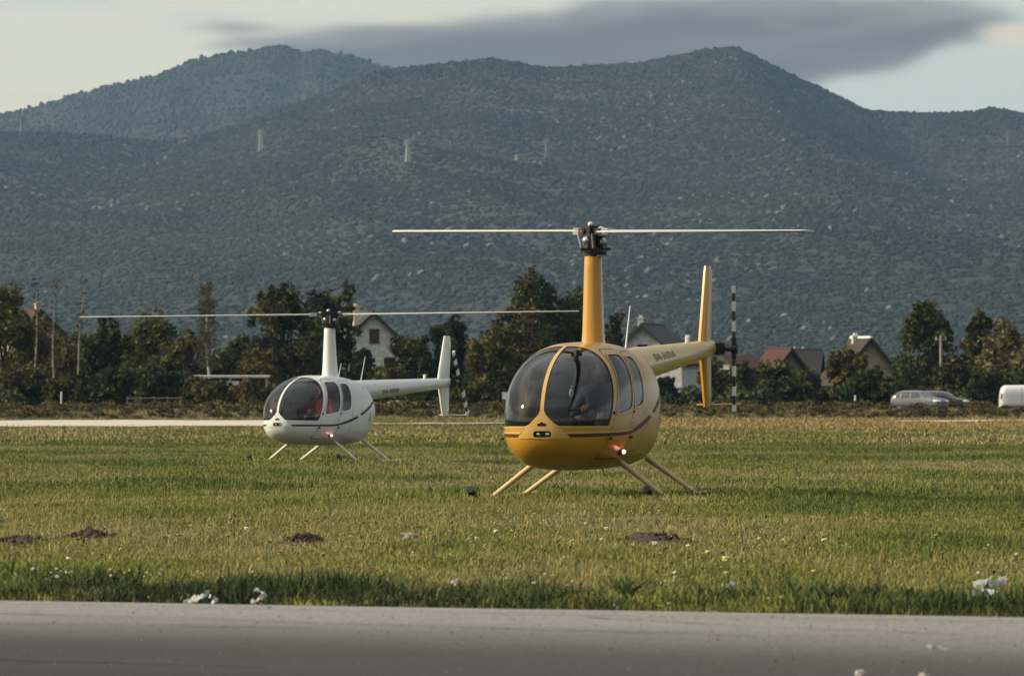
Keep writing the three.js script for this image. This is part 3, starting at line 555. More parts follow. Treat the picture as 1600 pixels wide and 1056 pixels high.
  mesh('exhaust_pipe', bar(V(-0.75, 0.52, 0.12), V(-1.0, 0.40, 0.14), 0.045, 0.045, 14), darkTrim, h);
  mesh('belly_antenna', bar(V(0.5, 0.36, -0.2), V(0.38, 0.28, -0.2), 0.008, 0.004, 5), darkTrim, h);
  const lp = V(1.22, 0.565, -0.60), base = mesh('navigation_lamp_base', ball(0.04, lp.x, lp.y, lp.z + 0.015, 1.5, 0.8, 0.8), darkTrim, h);
  mesh('navigation_lamp', ball(0.024, lp.x, lp.y, lp.z - 0.026), lampMat(1.0, 0.50, 0.40, lamp * 0.7), base);
  const pl = new THREE.PointLight(new THREE.Color(1, 0.14, 0.10), 0.010, 0, 2); pl.name = 'navigation_light'; pl.position.set(lp.x + 0.02, lp.y, lp.z - 0.07); pl.castShadow = true; h.add(pl);
  const lq = mesh('navigation_lamp_base', ball(0.055, lp.x, lp.y, -lp.z - 0.02, 1.5, 0.8, 0.8), darkTrim, h); mesh('navigation_lamp', ball(0.036, lp.x, lp.y, -lp.z + 0.03), mat(0.02, 0.2, 0.06, 0.2), lq);
  // skids
  for (const s of [1, -1]) {
    const pts = [V(-1.25, 0.045, s), V(-0.6, 0.04, s), V(0.8, 0.04, s), V(1.3, 0.045, s), V(1.52, 0.075, s), V(1.64, 0.13, s)].map((p) => p.setZ(s * 1.0)), curve = new THREE.CatmullRomCurve3(pts);
    const sk = mesh('skid', new THREE.TubeGeometry(curve, 40, 0.034, 10), legs, h); mesh('skid_tip', bar(V(1.58, 0.09, s), V(1.70, 0.17, s), 0.048, 0.044, 8), black, sk);
    for (const [x, z] of [[0.79, 0.50], [-0.69, 0.46]]) { mesh('skid_strut', bar(V(x, 0.46, s * (z - 0.04)), V(x, 0.05, s * 1.0), 0.033, 0.027, 12), legs, h); }
  }
  return h;
}
const yellow = mat(0.52, 0.272, 0.024, 0.42, { clearcoat: 0.7, clearcoatRoughness: 0.2 }), yellowTrim = mat(0.58, 0.36, 0.10, 0.4, { clearcoat: 0.3 }), white = mat(0.76, 0.78, 0.77, 0.32, { clearcoat: 0.6, clearcoatRoughness: 0.12 });
const HY = { pos: at(931, 640, 95).setY(0.09), yaw: 14.5 * Math.PI / 180, pitch: -0.017, roll: 0.005 }, HW = { pos: at(515, 640, 171.6).setY(0.02), yaw: 24.5 * Math.PI / 180, pitch: 0.0, roll: 0.0 };
// rotor bearings as seen in the world, turned into the helicopter's own axes
helicopter({ name: 'helicopter', ...HY, paint: yellow, trim: yellowTrim, stripe: mat(0.085, 0.022, 0.012, 0.5), legs: mat(0.55, 0.42, 0.22, 0.5), rotorAngle: (26.8 + 14.5) * Math.PI / 180, rotorTilt: -0.009, tailAngle: 0.02, letters: '9A-HDA', letterColor: '#7a6a52', letterSpan: [0.95, 2.35, 0.05, 0.78], strap: true, lamp: 4, boomLitPaint: mat(0.64, 0.46, 0.165, 0.38, { clearcoat: 0.7, clearcoatRoughness: 0.2 }),  // paler boom coat: the bright light along the boom is painted in
  label: 'yellow helicopter nearest the camera with a red nav light' });
helicopter({ name: 'helicopter', ...HW, paint: white, trim: white, stripe: mat(0.012, 0.03, 0.026, 0.5), legs: mat(0.62, 0.58, 0.48, 0.5), rotorAngle: (90 + 24.5) * Math.PI / 180, rotorTilt: 0.0115, tailAngle: -0.47, letters: '9A-HBB', letterColor: '#30383c', letterSpan: [0.95, 2.0, -0.62, 0.15], strap: false, lamp: 5,
  label: 'white helicopter with a dark curved stripe, farther back at left' });
// ------------------------------------------------------------------ people in the cabins: one continuous skin grown round a skeleton
function growBody(prims, cell, k) {
  const lo = V(1e9, 1e9, 1e9), hi = V(-1e9, -1e9, -1e9);
  for (const p of prims) for (const q of [p.a, p.b]) { const r = Math.max(p.ra, p.rb) + 3 * cell; lo.min(q.clone().subScalar(r)); hi.max(q.clone().addScalar(r)); }
  const n = hi.clone().sub(lo).divideScalar(cell).ceil(), nx = n.x + 1, ny = n.y + 1, nz = n.z + 1, f = new Float32Array(nx * ny * nz);
  const pr = prims.map((p) => ({ ...p, d: p.b.clone().sub(p.a), l2: Math.max(1e-9, p.b.distanceToSquared(p.a)) }));
  const field = (x, y, z) => { let m = 1e9; for (const p of pr) { const ax = x - p.a.x, ay = y - p.a.y, az = z - p.a.z, t = clamp((ax * p.d.x + ay * p.d.y + az * p.d.z) / p.l2), d = Math.hypot(ax - p.d.x * t, ay - p.d.y * t, (az - p.d.z * t) * (p.sz ?? 1)) - lerp(p.ra, p.rb, t), h = Math.max(k - Math.abs(m - d), 0) / k; m = Math.min(m, d) - h * h * k * 0.25; } return m; };
  for (let c = 0; c < nz; c++) for (let b = 0; b < ny; b++) for (let a = 0; a < nx; a++) f[(c * ny + b) * nx + a] = field(lo.x + a * cell, lo.y + b * cell, lo.z + c * cell);
  const id = new Int32Array(f.length).fill(-1), P = [], I = [], off = [0, 1, nx, nx + 1, nx * ny, nx * ny + 1, nx * ny + nx, nx * ny + nx + 1];
  const E = [[0, 1], [2, 3], [4, 5], [6, 7], [0, 2], [1, 3], [4, 6], [5, 7], [0, 4], [1, 5], [2, 6], [3, 7]], cr = (i) => [i & 1, (i >> 1) & 1, i >> 2];
  for (let c = 0; c < nz - 1; c++) for (let b = 0; b < ny - 1; b++) for (let a = 0; a < nx - 1; a++) {
    const o = (c * ny + b) * nx + a; let sx = 0, sy = 0, sz = 0, m = 0;
    for (const [u, v] of E) { const fu = f[o + off[u]], fv = f[o + off[v]]; if ((fu < 0) !== (fv < 0)) { const t = fu / (fu - fv), p = cr(u), q = cr(v); sx += lerp(p[0], q[0], t); sy += lerp(p[1], q[1], t); sz += lerp(p[2], q[2], t); m++; } }
    if (m) { id[o] = P.length / 3; P.push(lo.x + (a + sx / m) * cell, lo.y + (b + sy / m) * cell, lo.z + (c + sz / m) * cell); }
  }
  for (let c = 1; c < nz - 1; c++) for (let b = 1; b < ny - 1; b++) for (let a = 1; a < nx - 1; a++) {
    const o = (c * ny + b) * nx + a, s = f[o] < 0;
    for (const [st, u, v] of [[1, nx, nx * ny], [nx, nx * ny, 1], [nx * ny, 1, nx]]) if (s !== f[o + st] < 0) { const q = [id[o], id[o - u], id[o - u - v], id[o - v]]; if (Math.min(...q) < 0) continue; s ? I.push(q[0], q[1], q[2], q[0], q[2], q[3]) : I.push(q[0], q[2], q[1], q[0], q[3], q[2]); }
  }
  const g = new THREE.BufferGeometry(); g.setAttribute('position', new THREE.Float32BufferAttribute(P, 3)); g.setIndex(I); g.computeVertexNormals(); return g;
}
const bodyGeos = (() => {
  const c = (a, b, ra, rb = ra, sz) => ({ a, b, ra, rb, sz }), prims = [
    c(V(0, 0.86, -0.09), V(0, 0.86, 0.09), 0.125), c(V(-0.02, 0.9, 0), V(-0.07, 1.18, 0), 0.125, 0.135, 0.72), c(V(-0.07, 1.22, -0.13), V(-0.07, 1.22, 0.13), 0.085),
    c(V(-0.07, 1.28, 0), V(-0.05, 1.38, 0), 0.058, 0.052), c(V(-0.05, 1.47, 0), V(-0.03, 1.53, 0), 0.085, 0.092, 1.14), c(V(0.0, 1.43, 0), V(0.02, 1.42, 0), 0.055, 0.045), c(V(0.05, 1.48, 0), V(0.075, 1.465, 0), 0.012, 0.016), c(V(-0.03, 1.47, -0.085), V(-0.03, 1.49, -0.088), 0.018), c(V(-0.03, 1.47, 0.085), V(-0.03, 1.49, 0.088), 0.018)];
  for (const s of [-1, 1]) {
    prims.push(c(V(0.02, 0.85, s * 0.1), V(0.42, 0.90, s * 0.13), 0.095, 0.066), c(V(0.42, 0.90, s * 0.13), V(0.62, 0.62, s * 0.13), 0.06, 0.042), c(V(0.61, 0.60, s * 0.13), V(0.76, 0.585, s * 0.14), 0.04, 0.032));
    const wr = s > 0 ? V(0.30, 1.06, 0.06) : V(0.36, 0.965, -0.13), el = V(0.10, 0.99, s * 0.27);
    prims.push(c(V(-0.07, 1.22, s * 0.19), el, 0.06, 0.044), c(el, wr, 0.042, 0.029));
    const hd = wr.clone().add(V(0.075, -0.01, 0)); prims.push(c(wr, hd, 0.028, 0.034));
    for (let f = 0; f < 4; f++) { const a = hd.clone().add(V(0.015, 0.012, (f - 1.5) * 0.021)), b = a.clone().add(V(0.036, -0.022, 0)), e = b.clone().add(V(-0.006, -0.03, 0)); prims.push(c(a, b, 0.0095, 0.009), c(b, e, 0.009, 0.008)); }
    prims.push(c(wr.clone().add(V(0.02, 0.01, -s * 0.02)), wr.clone().add(V(0.055, 0.025, -s * 0.05)), 0.012, 0.009));
  }
  return growBody(prims, 0.0125, 0.03);
})();
function person(hel, seatX, seatZ, shirt, trousers, label) {
  const g = bodyGeos.clone(), p = g.attributes.position, col = new Float32Array(p.count * 3), skin = [0.36, 0.2, 0.14];
  for (let i = 0; i < p.count; i++) { const x = p.getX(i), y = p.getY(i), z = p.getZ(i); let c = shirt; if (y > 1.315) c = skin; else if (x > 0.33 && y > 0.93 && y < 1.12) c = skin; else if (y < 0.60 && x > 0.5) c = [0.02, 0.02, 0.02]; else if ((x > 0.08 && y < 0.985 && Math.abs(z) < 0.22) || y < 0.88) c = trousers; col.set(c, i * 3); }
  g.setAttribute('color', new THREE.BufferAttribute(col, 3));
  const t = thing('person', hel.pos.clone()); t.rotation.set(hel.roll, -(Math.PI / 2 + hel.yaw), hel.pitch, 'YZX');
  const o = new THREE.Object3D(); o.position.set(seatX, 0.0, seatZ);
  const put = (q) => { q.translate(seatX, 0, seatZ); return q; };
  const b = mesh('body', put(g), new THREE.MeshStandardMaterial({ vertexColors: true, roughness: 0.85 }), t);
  mesh('hair', put((() => { const q = new THREE.SphereGeometry(0.101, 18, 12, 0, 6.3, 0, 1.75); q.scale(1, 1, 0.92); q.rotateZ(0.45); q.translate(-0.045, 1.525, 0); return q; })()), mat(0.03, 0.02, 0.014, 0.9), t);
  mesh('headset', put(merge([ball(0.045, -0.03, 1.49, 0.095, 1, 1.15, 0.5), ball(0.045, -0.03, 1.49, -0.095, 1, 1.15, 0.5), new THREE.TorusGeometry(0.108, 0.010, 6, 16, Math.PI).rotateY(Math.PI / 2).translate(-0.03, 1.52, 0).toNonIndexed()].map((q) => { q.deleteAttribute('uv'); return q; }))), black, t);
  mesh('eye', put(ball(0.009, 0.052, 1.497, 0.032, 0.5, 0.7, 1, 8)), black, t); mesh('eye', put(ball(0.009, 0.052, 1.497, -0.032, 0.5, 0.7, 1, 8)), black, t);
  mesh('mouth', put(box(0.008, 0.006, 0.04, 0.062, 1.418, 0)), mat(0.2, 0.06, 0.05, 0.7), t);
  return tag(t, label, 'person');
}
person(HY, 1.0, -0.3, [0.10, 0.12, 0.17], [0.03, 0.035, 0.06], 'person in a blue grey shirt sitting at the controls of the yellow helicopter');
person(HW, 1.0, -0.3, [0.42, 0.035, 0.04], [0.02, 0.03, 0.12], 'person in a red shirt and blue trousers sitting behind the white helicopter windshield');

// ------------------------------------------------------------------ grass
const grassMat = new THREE.MeshStandardMaterial({ color: 0xffffff, vertexColors: true, roughness: 0.9 });
function tuft(seed, blades, spread, hgt, width, dry) {
  const r = rng(seed), P = [], N = [], C = [];
  for (let i = 0; i < blades; i++) {
    const a = r() * 6.283, rad = spread * Math.sqrt(r()), x = Math.cos(a) * rad, z = Math.sin(a) * rad, h = hgt * lerp(0.45, 1.1, r()), w = width * lerp(0.6, 1.2, r()), b = r() * 6.283, lean = h * lerp(0.1, 0.75, r()), t = r() * 6.283;
    const bx = Math.cos(b) * lean, bz = Math.sin(b) * lean, wx = Math.cos(t) * w, wz = Math.sin(t) * w, mx = x + bx * 0.35, mz = z + bz * 0.35, my = h * 0.6, tx = x + bx, tz = z + bz, ty = h * lerp(0.8, 1, r());
    const k = lerp(0.5, 1.5, r()), d = r() < dry ? [1.5, 1.25, 1.0] : [lerp(0.85, 1.15, r()), 1, lerp(0.75, 1.05, r())];
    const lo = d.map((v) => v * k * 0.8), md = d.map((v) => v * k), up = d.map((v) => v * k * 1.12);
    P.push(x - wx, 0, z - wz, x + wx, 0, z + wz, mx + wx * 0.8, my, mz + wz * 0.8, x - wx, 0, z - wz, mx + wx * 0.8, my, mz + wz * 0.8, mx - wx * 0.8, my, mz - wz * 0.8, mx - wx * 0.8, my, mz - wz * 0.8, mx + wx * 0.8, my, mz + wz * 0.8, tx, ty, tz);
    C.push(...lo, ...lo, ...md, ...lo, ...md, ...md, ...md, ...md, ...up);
  }
  return soup(P, null, C);
}
const patchGreen = (x, z) => 0.5 + 1.25 * (0.6 * noise(x / 4.5, z / 17, 3.1) + 0.5 * noise(x / 1.7 + 9, z / 6, 7.4) + 0.25 * noise(x / 0.6, z / 2, 1.2));
const molehills = [[28, 850, 110, 0.10, 'low crumbly strip of dark soil at the left picture edge'], [140, 843, 98, 0.11, 'dark molehill standing highest, second mound from the left'], [474, 851, 62, 0.11, 'dark molehill below and left of the white helicopter, third from the left'], [1020, 849, 118, 0.11, 'wide dark soil mound below and right of the yellow helicopter']].map(([px, py, w, h, label]) => { const D = EYE / (py + 8 - HORIZON) * F, p = at(px, py + 8, D); return { x: p.x, z: p.z, r: w / 2 / F * D, h, label }; });
const nearHeap = (x, z) => molehills.some((m) => Math.hypot((x - m.x) / m.r, (z - m.z) / 1.6) < 0.92);
const onRunway = (x, z) => { const { D, half } = RW(x); return Math.abs(-z - D) < half + 1; };
function grass(name, label, geo, n, d0, d1, seed, color, opt = {}) {
  const r = rng(seed), pw = opt.pow ?? 1;
  scatter(name, label, geo, grassMat, n, (d, c) => {
    const D = lerp(d0, d1, Math.pow(r(), pw)), half = 0.0602 * D + 1.6, x = (r() * 2 - 1) * half, z = -D, e = edgeDist(x, z), q = r(), q2 = r(), q3 = r(), q4 = r();
    if (e < (opt.rim ?? 0.06) || onRunway(x, z) || nearHeap(x, z)) return false;
    const gr = patchGreen(x, z);
    if (opt.keep && q4 > opt.keep(x, z, e, gr)) return false;
    const s = lerp(0.7, 1.25, q) * (opt.size ? opt.size(x, z, e, gr) : 1);
    d.position.set(x, groundY(x, z) - 0.012, z); d.rotation.set((q2 - 0.5) * 0.2, q3 * 6.283, (q - 0.5) * 0.2); d.scale.set(s, s * lerp(0.75, 1.25, q2), s);
    color(c, gr, q2, e, x, z);
  });
}
const mixC = (c, a, b, t, k) => c.setRGB(lerp(a[0], b[0], t) * k, lerp(a[1], b[1], t) * k, lerp(a[2], b[2], t) * k);
const LUSH = [0.084, 0.118, 0.023], OLIVE = [0.160, 0.175, 0.042], STRAW = [0.255, 0.235, 0.120];
const byHelicopter = (x, z) => Math.max(smooth(3.6, 2.2, Math.hypot(x - 1.3, (z + 95) / 1.6)), smooth(3.6, 2.2, Math.hypot(x + 3.4, (z + 171) / 1.8)));
const fieldColor = (c, gr, q, e) => { const k = lerp(0.75, 1.25, q); gr > 0.5 ? mixC(c, OLIVE, LUSH, clamp((gr - 0.5) * 2.2), k) : mixC(c, OLIVE, STRAW, clamp((0.5 - gr) * 1.5) * (q > 0.3 ? 1 : 0.2), k); };
for (let v = 0; v < 3; v++) {
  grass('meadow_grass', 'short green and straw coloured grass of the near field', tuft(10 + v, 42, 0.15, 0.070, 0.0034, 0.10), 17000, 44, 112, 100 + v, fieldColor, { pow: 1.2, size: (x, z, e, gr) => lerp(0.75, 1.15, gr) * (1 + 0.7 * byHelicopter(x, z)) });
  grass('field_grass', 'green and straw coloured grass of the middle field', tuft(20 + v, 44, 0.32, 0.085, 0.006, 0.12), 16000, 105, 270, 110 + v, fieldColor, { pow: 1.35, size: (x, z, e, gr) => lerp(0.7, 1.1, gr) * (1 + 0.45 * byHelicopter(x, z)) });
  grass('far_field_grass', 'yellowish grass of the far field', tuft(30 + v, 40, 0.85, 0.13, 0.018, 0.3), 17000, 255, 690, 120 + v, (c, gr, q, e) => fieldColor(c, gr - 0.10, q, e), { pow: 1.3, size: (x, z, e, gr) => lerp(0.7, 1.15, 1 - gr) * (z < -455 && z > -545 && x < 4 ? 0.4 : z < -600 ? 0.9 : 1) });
  grass('verge_grass', 'thick dark green grass along the tarmac rim, its shadow strip put into the colour', tuft(40 + v, 44, 0.13, 0.092, 0.0038, 0.04), 5200, 44, 58, 130 + v, (c, gr, q, e) => mixC(c, [0.017, 0.035, 0.009], [0.085, 0.120, 0.024], clamp(gr * q + 0.15 * e), lerp(0.8, 1.2, q)), { rim: -0.07, keep: (x, z, e, gr) => { const w = 1.25 + 1.3 * noise(x / 0.9, z / 0.9, 2.9); if (e < 0.06 && e < 0.02 + 0.11 * noise(x / 0.35, z / 0.35, 3.3)) return 0; return e < w ? 1 : e < w + 3 ? 0.25 * gr : 0; }, size: (x, z, e) => lerp(0.7, 1.15, smooth(0.05, 0.6, e)) * (1 + 0.55 * noise(x / 0.5, z / 0.7, 5.2)) });  // darker green here paints in the shadow strip along the rim
}
grass('dry_grass', 'thin dry straw stems standing above the grass', tuft(51, 7, 0.22, 0.18, 0.0022, 1), 4200, 48, 150, 140, (c, gr, q) => mixC(c, STRAW, [0.30, 0.26, 0.15], q, 1), { pow: 1.2, keep: (x, z, e, gr) => (gr < 0.5 && e > 2 ? 1 : 0.12) });
grass('far_dry_grass', 'pale dry grass along the far edge of the field', tuft(52, 46, 0.9, 0.22, 0.02, 0.7), 14000, 420, 690, 141, (c, gr, q) => mixC(c, [0.20, 0.17, 0.075], [0.28, 0.235, 0.115], q, 1), { keep: (x, z, e, gr) => (z < -606 ? 0.22 : x < 3 ? (z < -440 ? 0 : 0.3) : 1) });
{ // grit and crumbs along the tarmac rim
  const r = rng(81); scatter('rim_grit', 'grit and crumbled bitumen along the tarmac rim', lump(55, 1, 0.5), new THREE.MeshStandardMaterial({ color: 0xffffff, roughness: 0.95 }), 2600, (d, c) => { const u = (r() * 2 - 1) * 9, v = 0.02 + Math.pow(r(), 1.5) * 12, s = lerp(0.0018, 0.0062, Math.pow(r(), 3)); d.position.set(EDGE.x + 0.82 * (u + 3.4) - 0.572 * v, s * 0.4, EDGE.z + 0.572 * (u + 3.4) + 0.82 * v); d.rotation.set(r() * 6, r() * 6, 0); d.scale.set(s, s * 0.7, s); const k = lerp(0.09, 0.28, r()); c.setRGB(k, k * 0.95, k * 0.88); });
}
{ // broad leaved weeds too many to count
  const leaf = (seed, n, R) => { const r = rng(seed), P = [], C = []; for (let i = 0; i < n; i++) { const a = i / n * 6.283 + r() * 0.7, L = R * lerp(0.6, 1.1, r()), up = lerp(0.25, 0.95, r()), w = L * lerp(0.2, 0.34, r()), ca = Math.cos(a), sa = Math.sin(a), q = lerp(0.75, 1.3, r()); const p = (f, s, h) => [ca * L * f - sa * w * s, L * up * h, sa * L * f + ca * w * s]; const A = p(0.05, 0, 0), B = p(0.55, 1, 0.62), D = p(0.55, -1, 0.62), T = p(1, 0, 0.8), M = p(0.55, 0, 0.52); for (const t of [[A, B, M], [A, M, D], [B, T, M], [M, T, D]]) for (const v of t) { P.push(...v); C.push(q, q, q); } } return soup(P, null, C); };
  for (let v = 0; v < 2; v++) { const r = rng(62 + v); scatter('broadleaf_weeds', ['low broad leaved weeds between the near grass', 'small clover like weeds between the near grass'][v], leaf(70 + v, v ? 10 : 7, v ? 0.035 : 0.05), grassMat, [1300, 2400][v], (d, c) => { const D = lerp(45.5, 98, Math.pow(r(), 1.4)), x = (r() * 2 - 1) * (0.0602 * D + 1.5), z = -D, q = r(), e = edgeDist(x, z); if (e < 0.3 || nearHeap(x, z) || q > 0.5 + noise(x / 1.4, z / 4, 4.6 + v)) return false; d.position.set(x, groundY(x, z) + 0.012 + 0.02 * r(), z); d.rotation.set(0, r() * 6, 0); d.scale.setScalar(lerp(0.6, 1.3, r())); const k = lerp(0.7, 1.3, r()); r() > 0.5 ? c.setRGB(0.12 * k, 0.165 * k, 0.032 * k) : c.setRGB(0.24 * k, 0.24 * k, 0.08 * k); }); }
}
{ // small flower specks too many to count
  const fl = merge([ball(0.011, 0, 0.11, 0, 1, 0.7, 1, 6), ball(0.008, 0.03, 0.085, 0.02, 1, 0.7, 1, 6), ball(0.008, -0.035, 0.095, -0.01, 1, 0.7, 1, 6)]), r = rng(61);
  scatter('flower_specks', 'tiny pale flower specks scattered through the near grass', fl, new THREE.MeshStandardMaterial({ color: 0xffffff, roughness: 0.8 }), 420, (d, c) => { const D = lerp(47, 82, r()), x = (r() * 2 - 1) * (0.0602 * D + 1), z = -D, q = r(); if (edgeDist(x, z) < 1 || r() > 0.3 + noise(x / 1.5, z / 4, 8.8)) return false; d.position.set(x, groundY(x, z) + 0.0, z); d.rotation.set(0, q * 6, 0); d.scale.setScalar(lerp(0.45, 0.95, r())); q > 0.45 ? c.setRGB(0.55, 0.52, 0.36) : c.setRGB(0.55, 0.48, 0.10); });
}
// soil mounds
{
  const soil = new THREE.MeshStandardMaterial({ vertexColors: true, roughness: 1 }), crumbMat = mat(0.040, 0.023, 0.014, 1);
  molehills.forEach((m, n) => {
    const t = thing('soil_mound', V(m.x, groundY(m.x, m.z), m.z)), P = [], C = [], I = [], R = 40, A = 26, r = rng(200 + n);
    for (let i = 0; i <= A; i++) for (let j = 0; j < R; j++) {
      const q = i / A, a = j / R * 6.283, x = Math.cos(a) * q, z = Math.sin(a) * q, b = Math.max(0, 1 - q * q);
      P.push(x * m.r * 1.1, -0.05 + (m.h + 0.03) * Math.pow(b, 0.8) * (0.75 + 0.35 * noise(x * 2.4 + n * 9, z * 2, 0.4)) + b * 0.035 * noise(x * 9 + n, z * 9, 2.5) + b * 0.022 * noise(x * 22, z * 20, 4.5), z * 1.7);
      const k = 0.9 + 0.6 * noise(x * 14, z * 14, n + 0.5); C.push(0.036 * k, 0.020 * k, 0.012 * k);
    }
    for (let i = 0; i < A; i++) for (let j = 0; j < R; j++) { const a = i * R + j, b = i * R + (j + 1) % R; I.push(a, b, a + R, b, b + R, a + R); }
    const g = new THREE.BufferGeometry(); g.setAttribute('position', new THREE.Float32BufferAttribute(P, 3)); g.setAttribute('color', new THREE.Float32BufferAttribute(C, 3)); g.setIndex(I); g.computeVertexNormals();
    mesh('soil', g, soil, t);
    const cr = []; for (let i = 0; i < 120; i++) { const q = Math.sqrt(r()) * 1.05, a = r() * 6.283, s = lerp(0.012, 0.04, r() * r()), b = Math.max(0, 1 - q * q); cr.push(lump(n * 50 + i, 0, 0.5).scale(s, s * 0.8, s).translate(Math.cos(a) * q * m.r * 1.1, Math.max(0.01, -0.03 + m.h * Math.pow(b, 0.8) * 0.9), Math.sin(a) * q * 1.7)); }
    tag(mesh('soil_crumbs', merge(cr), crumbMat, t), null, null, null, 'stuff'); tag(t, m.label, 'soil mound');
  });
}
// flowers large enough to count
{
  const petal = mat(0.66, 0.64, 0.50, 0.8), petalY = mat(0.62, 0.58, 0.20, 0.8), stem = mat(0.07, 0.10, 0.025, 0.9);
  const list = [[52, 900, 10, 0], [105, 904, 8, 0], [89, 911, 7, 0], [172, 897, 6, 0], [174, 908, 6, 0], [188, 862, 5, 0], [106, 879, 6, 0], [776, 833, 8, 0], [745, 852, 6, 0], [948, 831, 7, 0], [941, 851, 6, 0], [1024, 857, 9, 0], [1076, 859, 7, 0], [1106, 867, 8, 1], [1135, 877, 12, 1], [1136, 895, 7, 1], [1289, 846, 9, 0], [1272, 893, 7, 1], [1055, 895, 6, 0], [1530, 895, 6, 0], [1551, 901, 5, 0], [1590, 866, 6, 0], [385, 832, 7, 0], [548, 850, 5, 1], [915, 822, 5, 0], [1225, 846, 5, 1], [1187, 845, 6, 1], [835, 914, 7, 0]];
  list.forEach(([px, py, s, y], i) => {
    const r = rng(300 + i), D = EYE / (py + 16 - HORIZON) * F, p = at(px, py, D), gy = groundY(p.x, p.z), h = Math.max(0.08, p.y - gy), R = s / 2 / F * D;
    const t = thing('wildflower', V(p.x, gy, p.z), r() * 6), head = [];
    for (let k = 0; k < 9; k++) { const a = k * 0.698 + r() * 0.3; head.push(ball(R * 0.55, Math.cos(a) * R * 0.6, h + (r() - 0.3) * R * 0.8, Math.sin(a) * R * 0.6, 1, 0.7, 1, 7)); }
    head.push(ball(R * 0.5, 0, h + R * 0.4, 0, 1, 0.8, 1, 7));
    mesh('stem', bar(V(0.02, -0.02, 0), V(0, h, 0), 0.0035, 0.0025, 5), stem, t); mesh('flower_head', merge(head), y ? petalY : petal, t);
    y ? tag(t, 'small pale yellow flower on a short stem in the near grass', 'flower', 'pale yellow flowers in the near grass') : tag(t, 'small creamy white flower on a short stem in the near grass', 'flower', 'creamy white flowers in the near grass');
  });
}
// dry weeds standing taller than the grass
{
  const dry = mat(0.24, 0.19, 0.10, 0.95), green = mat(0.075, 0.105, 0.03, 0.9);
  const weed = (px, py, H, label, m, seed, n, spread) => {
    const D = EYE / (py - HORIZON) * F, p = at(px, py, D); p.y = groundY(p.x, p.z); const t = thing('weed', p), r = rng(seed), st = [], hd = [];
    for (let i = 0; i < n; i++) { const a = r() * 6.28, l = spread * r(), h = H * lerp(0.6, 1, r()), e = V(Math.cos(a) * l, h, Math.sin(a) * l * 0.6), mdl = V(e.x * 0.35, h * 0.55, e.z * 0.35), w = n > 10 ? 0.0055 : 0.004; st.push(bar(V(0, -0.02, 0), mdl, w, w * 0.8, 5), bar(mdl, e, w * 0.8, 0.0012, 5)); if (n <= 10) hd.push(ball(0.009, e.x, e.y, e.z, 1, 1.8, 1, 6)); }
    mesh('stem', merge(st), m, t); if (hd.length) mesh('seed_head', merge(hd), m, t); tag(t, label, 'weed');
  };
  weed(978, 944, 0.16, 'spiky dark green grass clump at the tarmac rim below the yellow helicopter', green, 401, 40, 0.22);
  weed(1162, 868, 0.34, 'tall dry stalks right of the wide soil mound', dry, 402, 4, 0.08); weed(385, 800, 0.42, 'thin dry stalk below the nose of the white helicopter', dry, 403, 3, 0.07);
  weed(1475, 830, 0.28, 'dry leaning stalks in the grass at the right, above the white litter', dry, 404, 4, 0.14); weed(675, 888, 0.22, 'dry bent stalk left of the picture centre near the tarmac', dry, 405, 4, 0.1);
  weed(1586, 790, 0.36, 'pale dry stalk at the right picture edge', dry, 406, 3, 0.05); weed(8, 770, 0.42, 'pale dry stalks at the left picture edge', dry, 407, 4, 0.1);
}
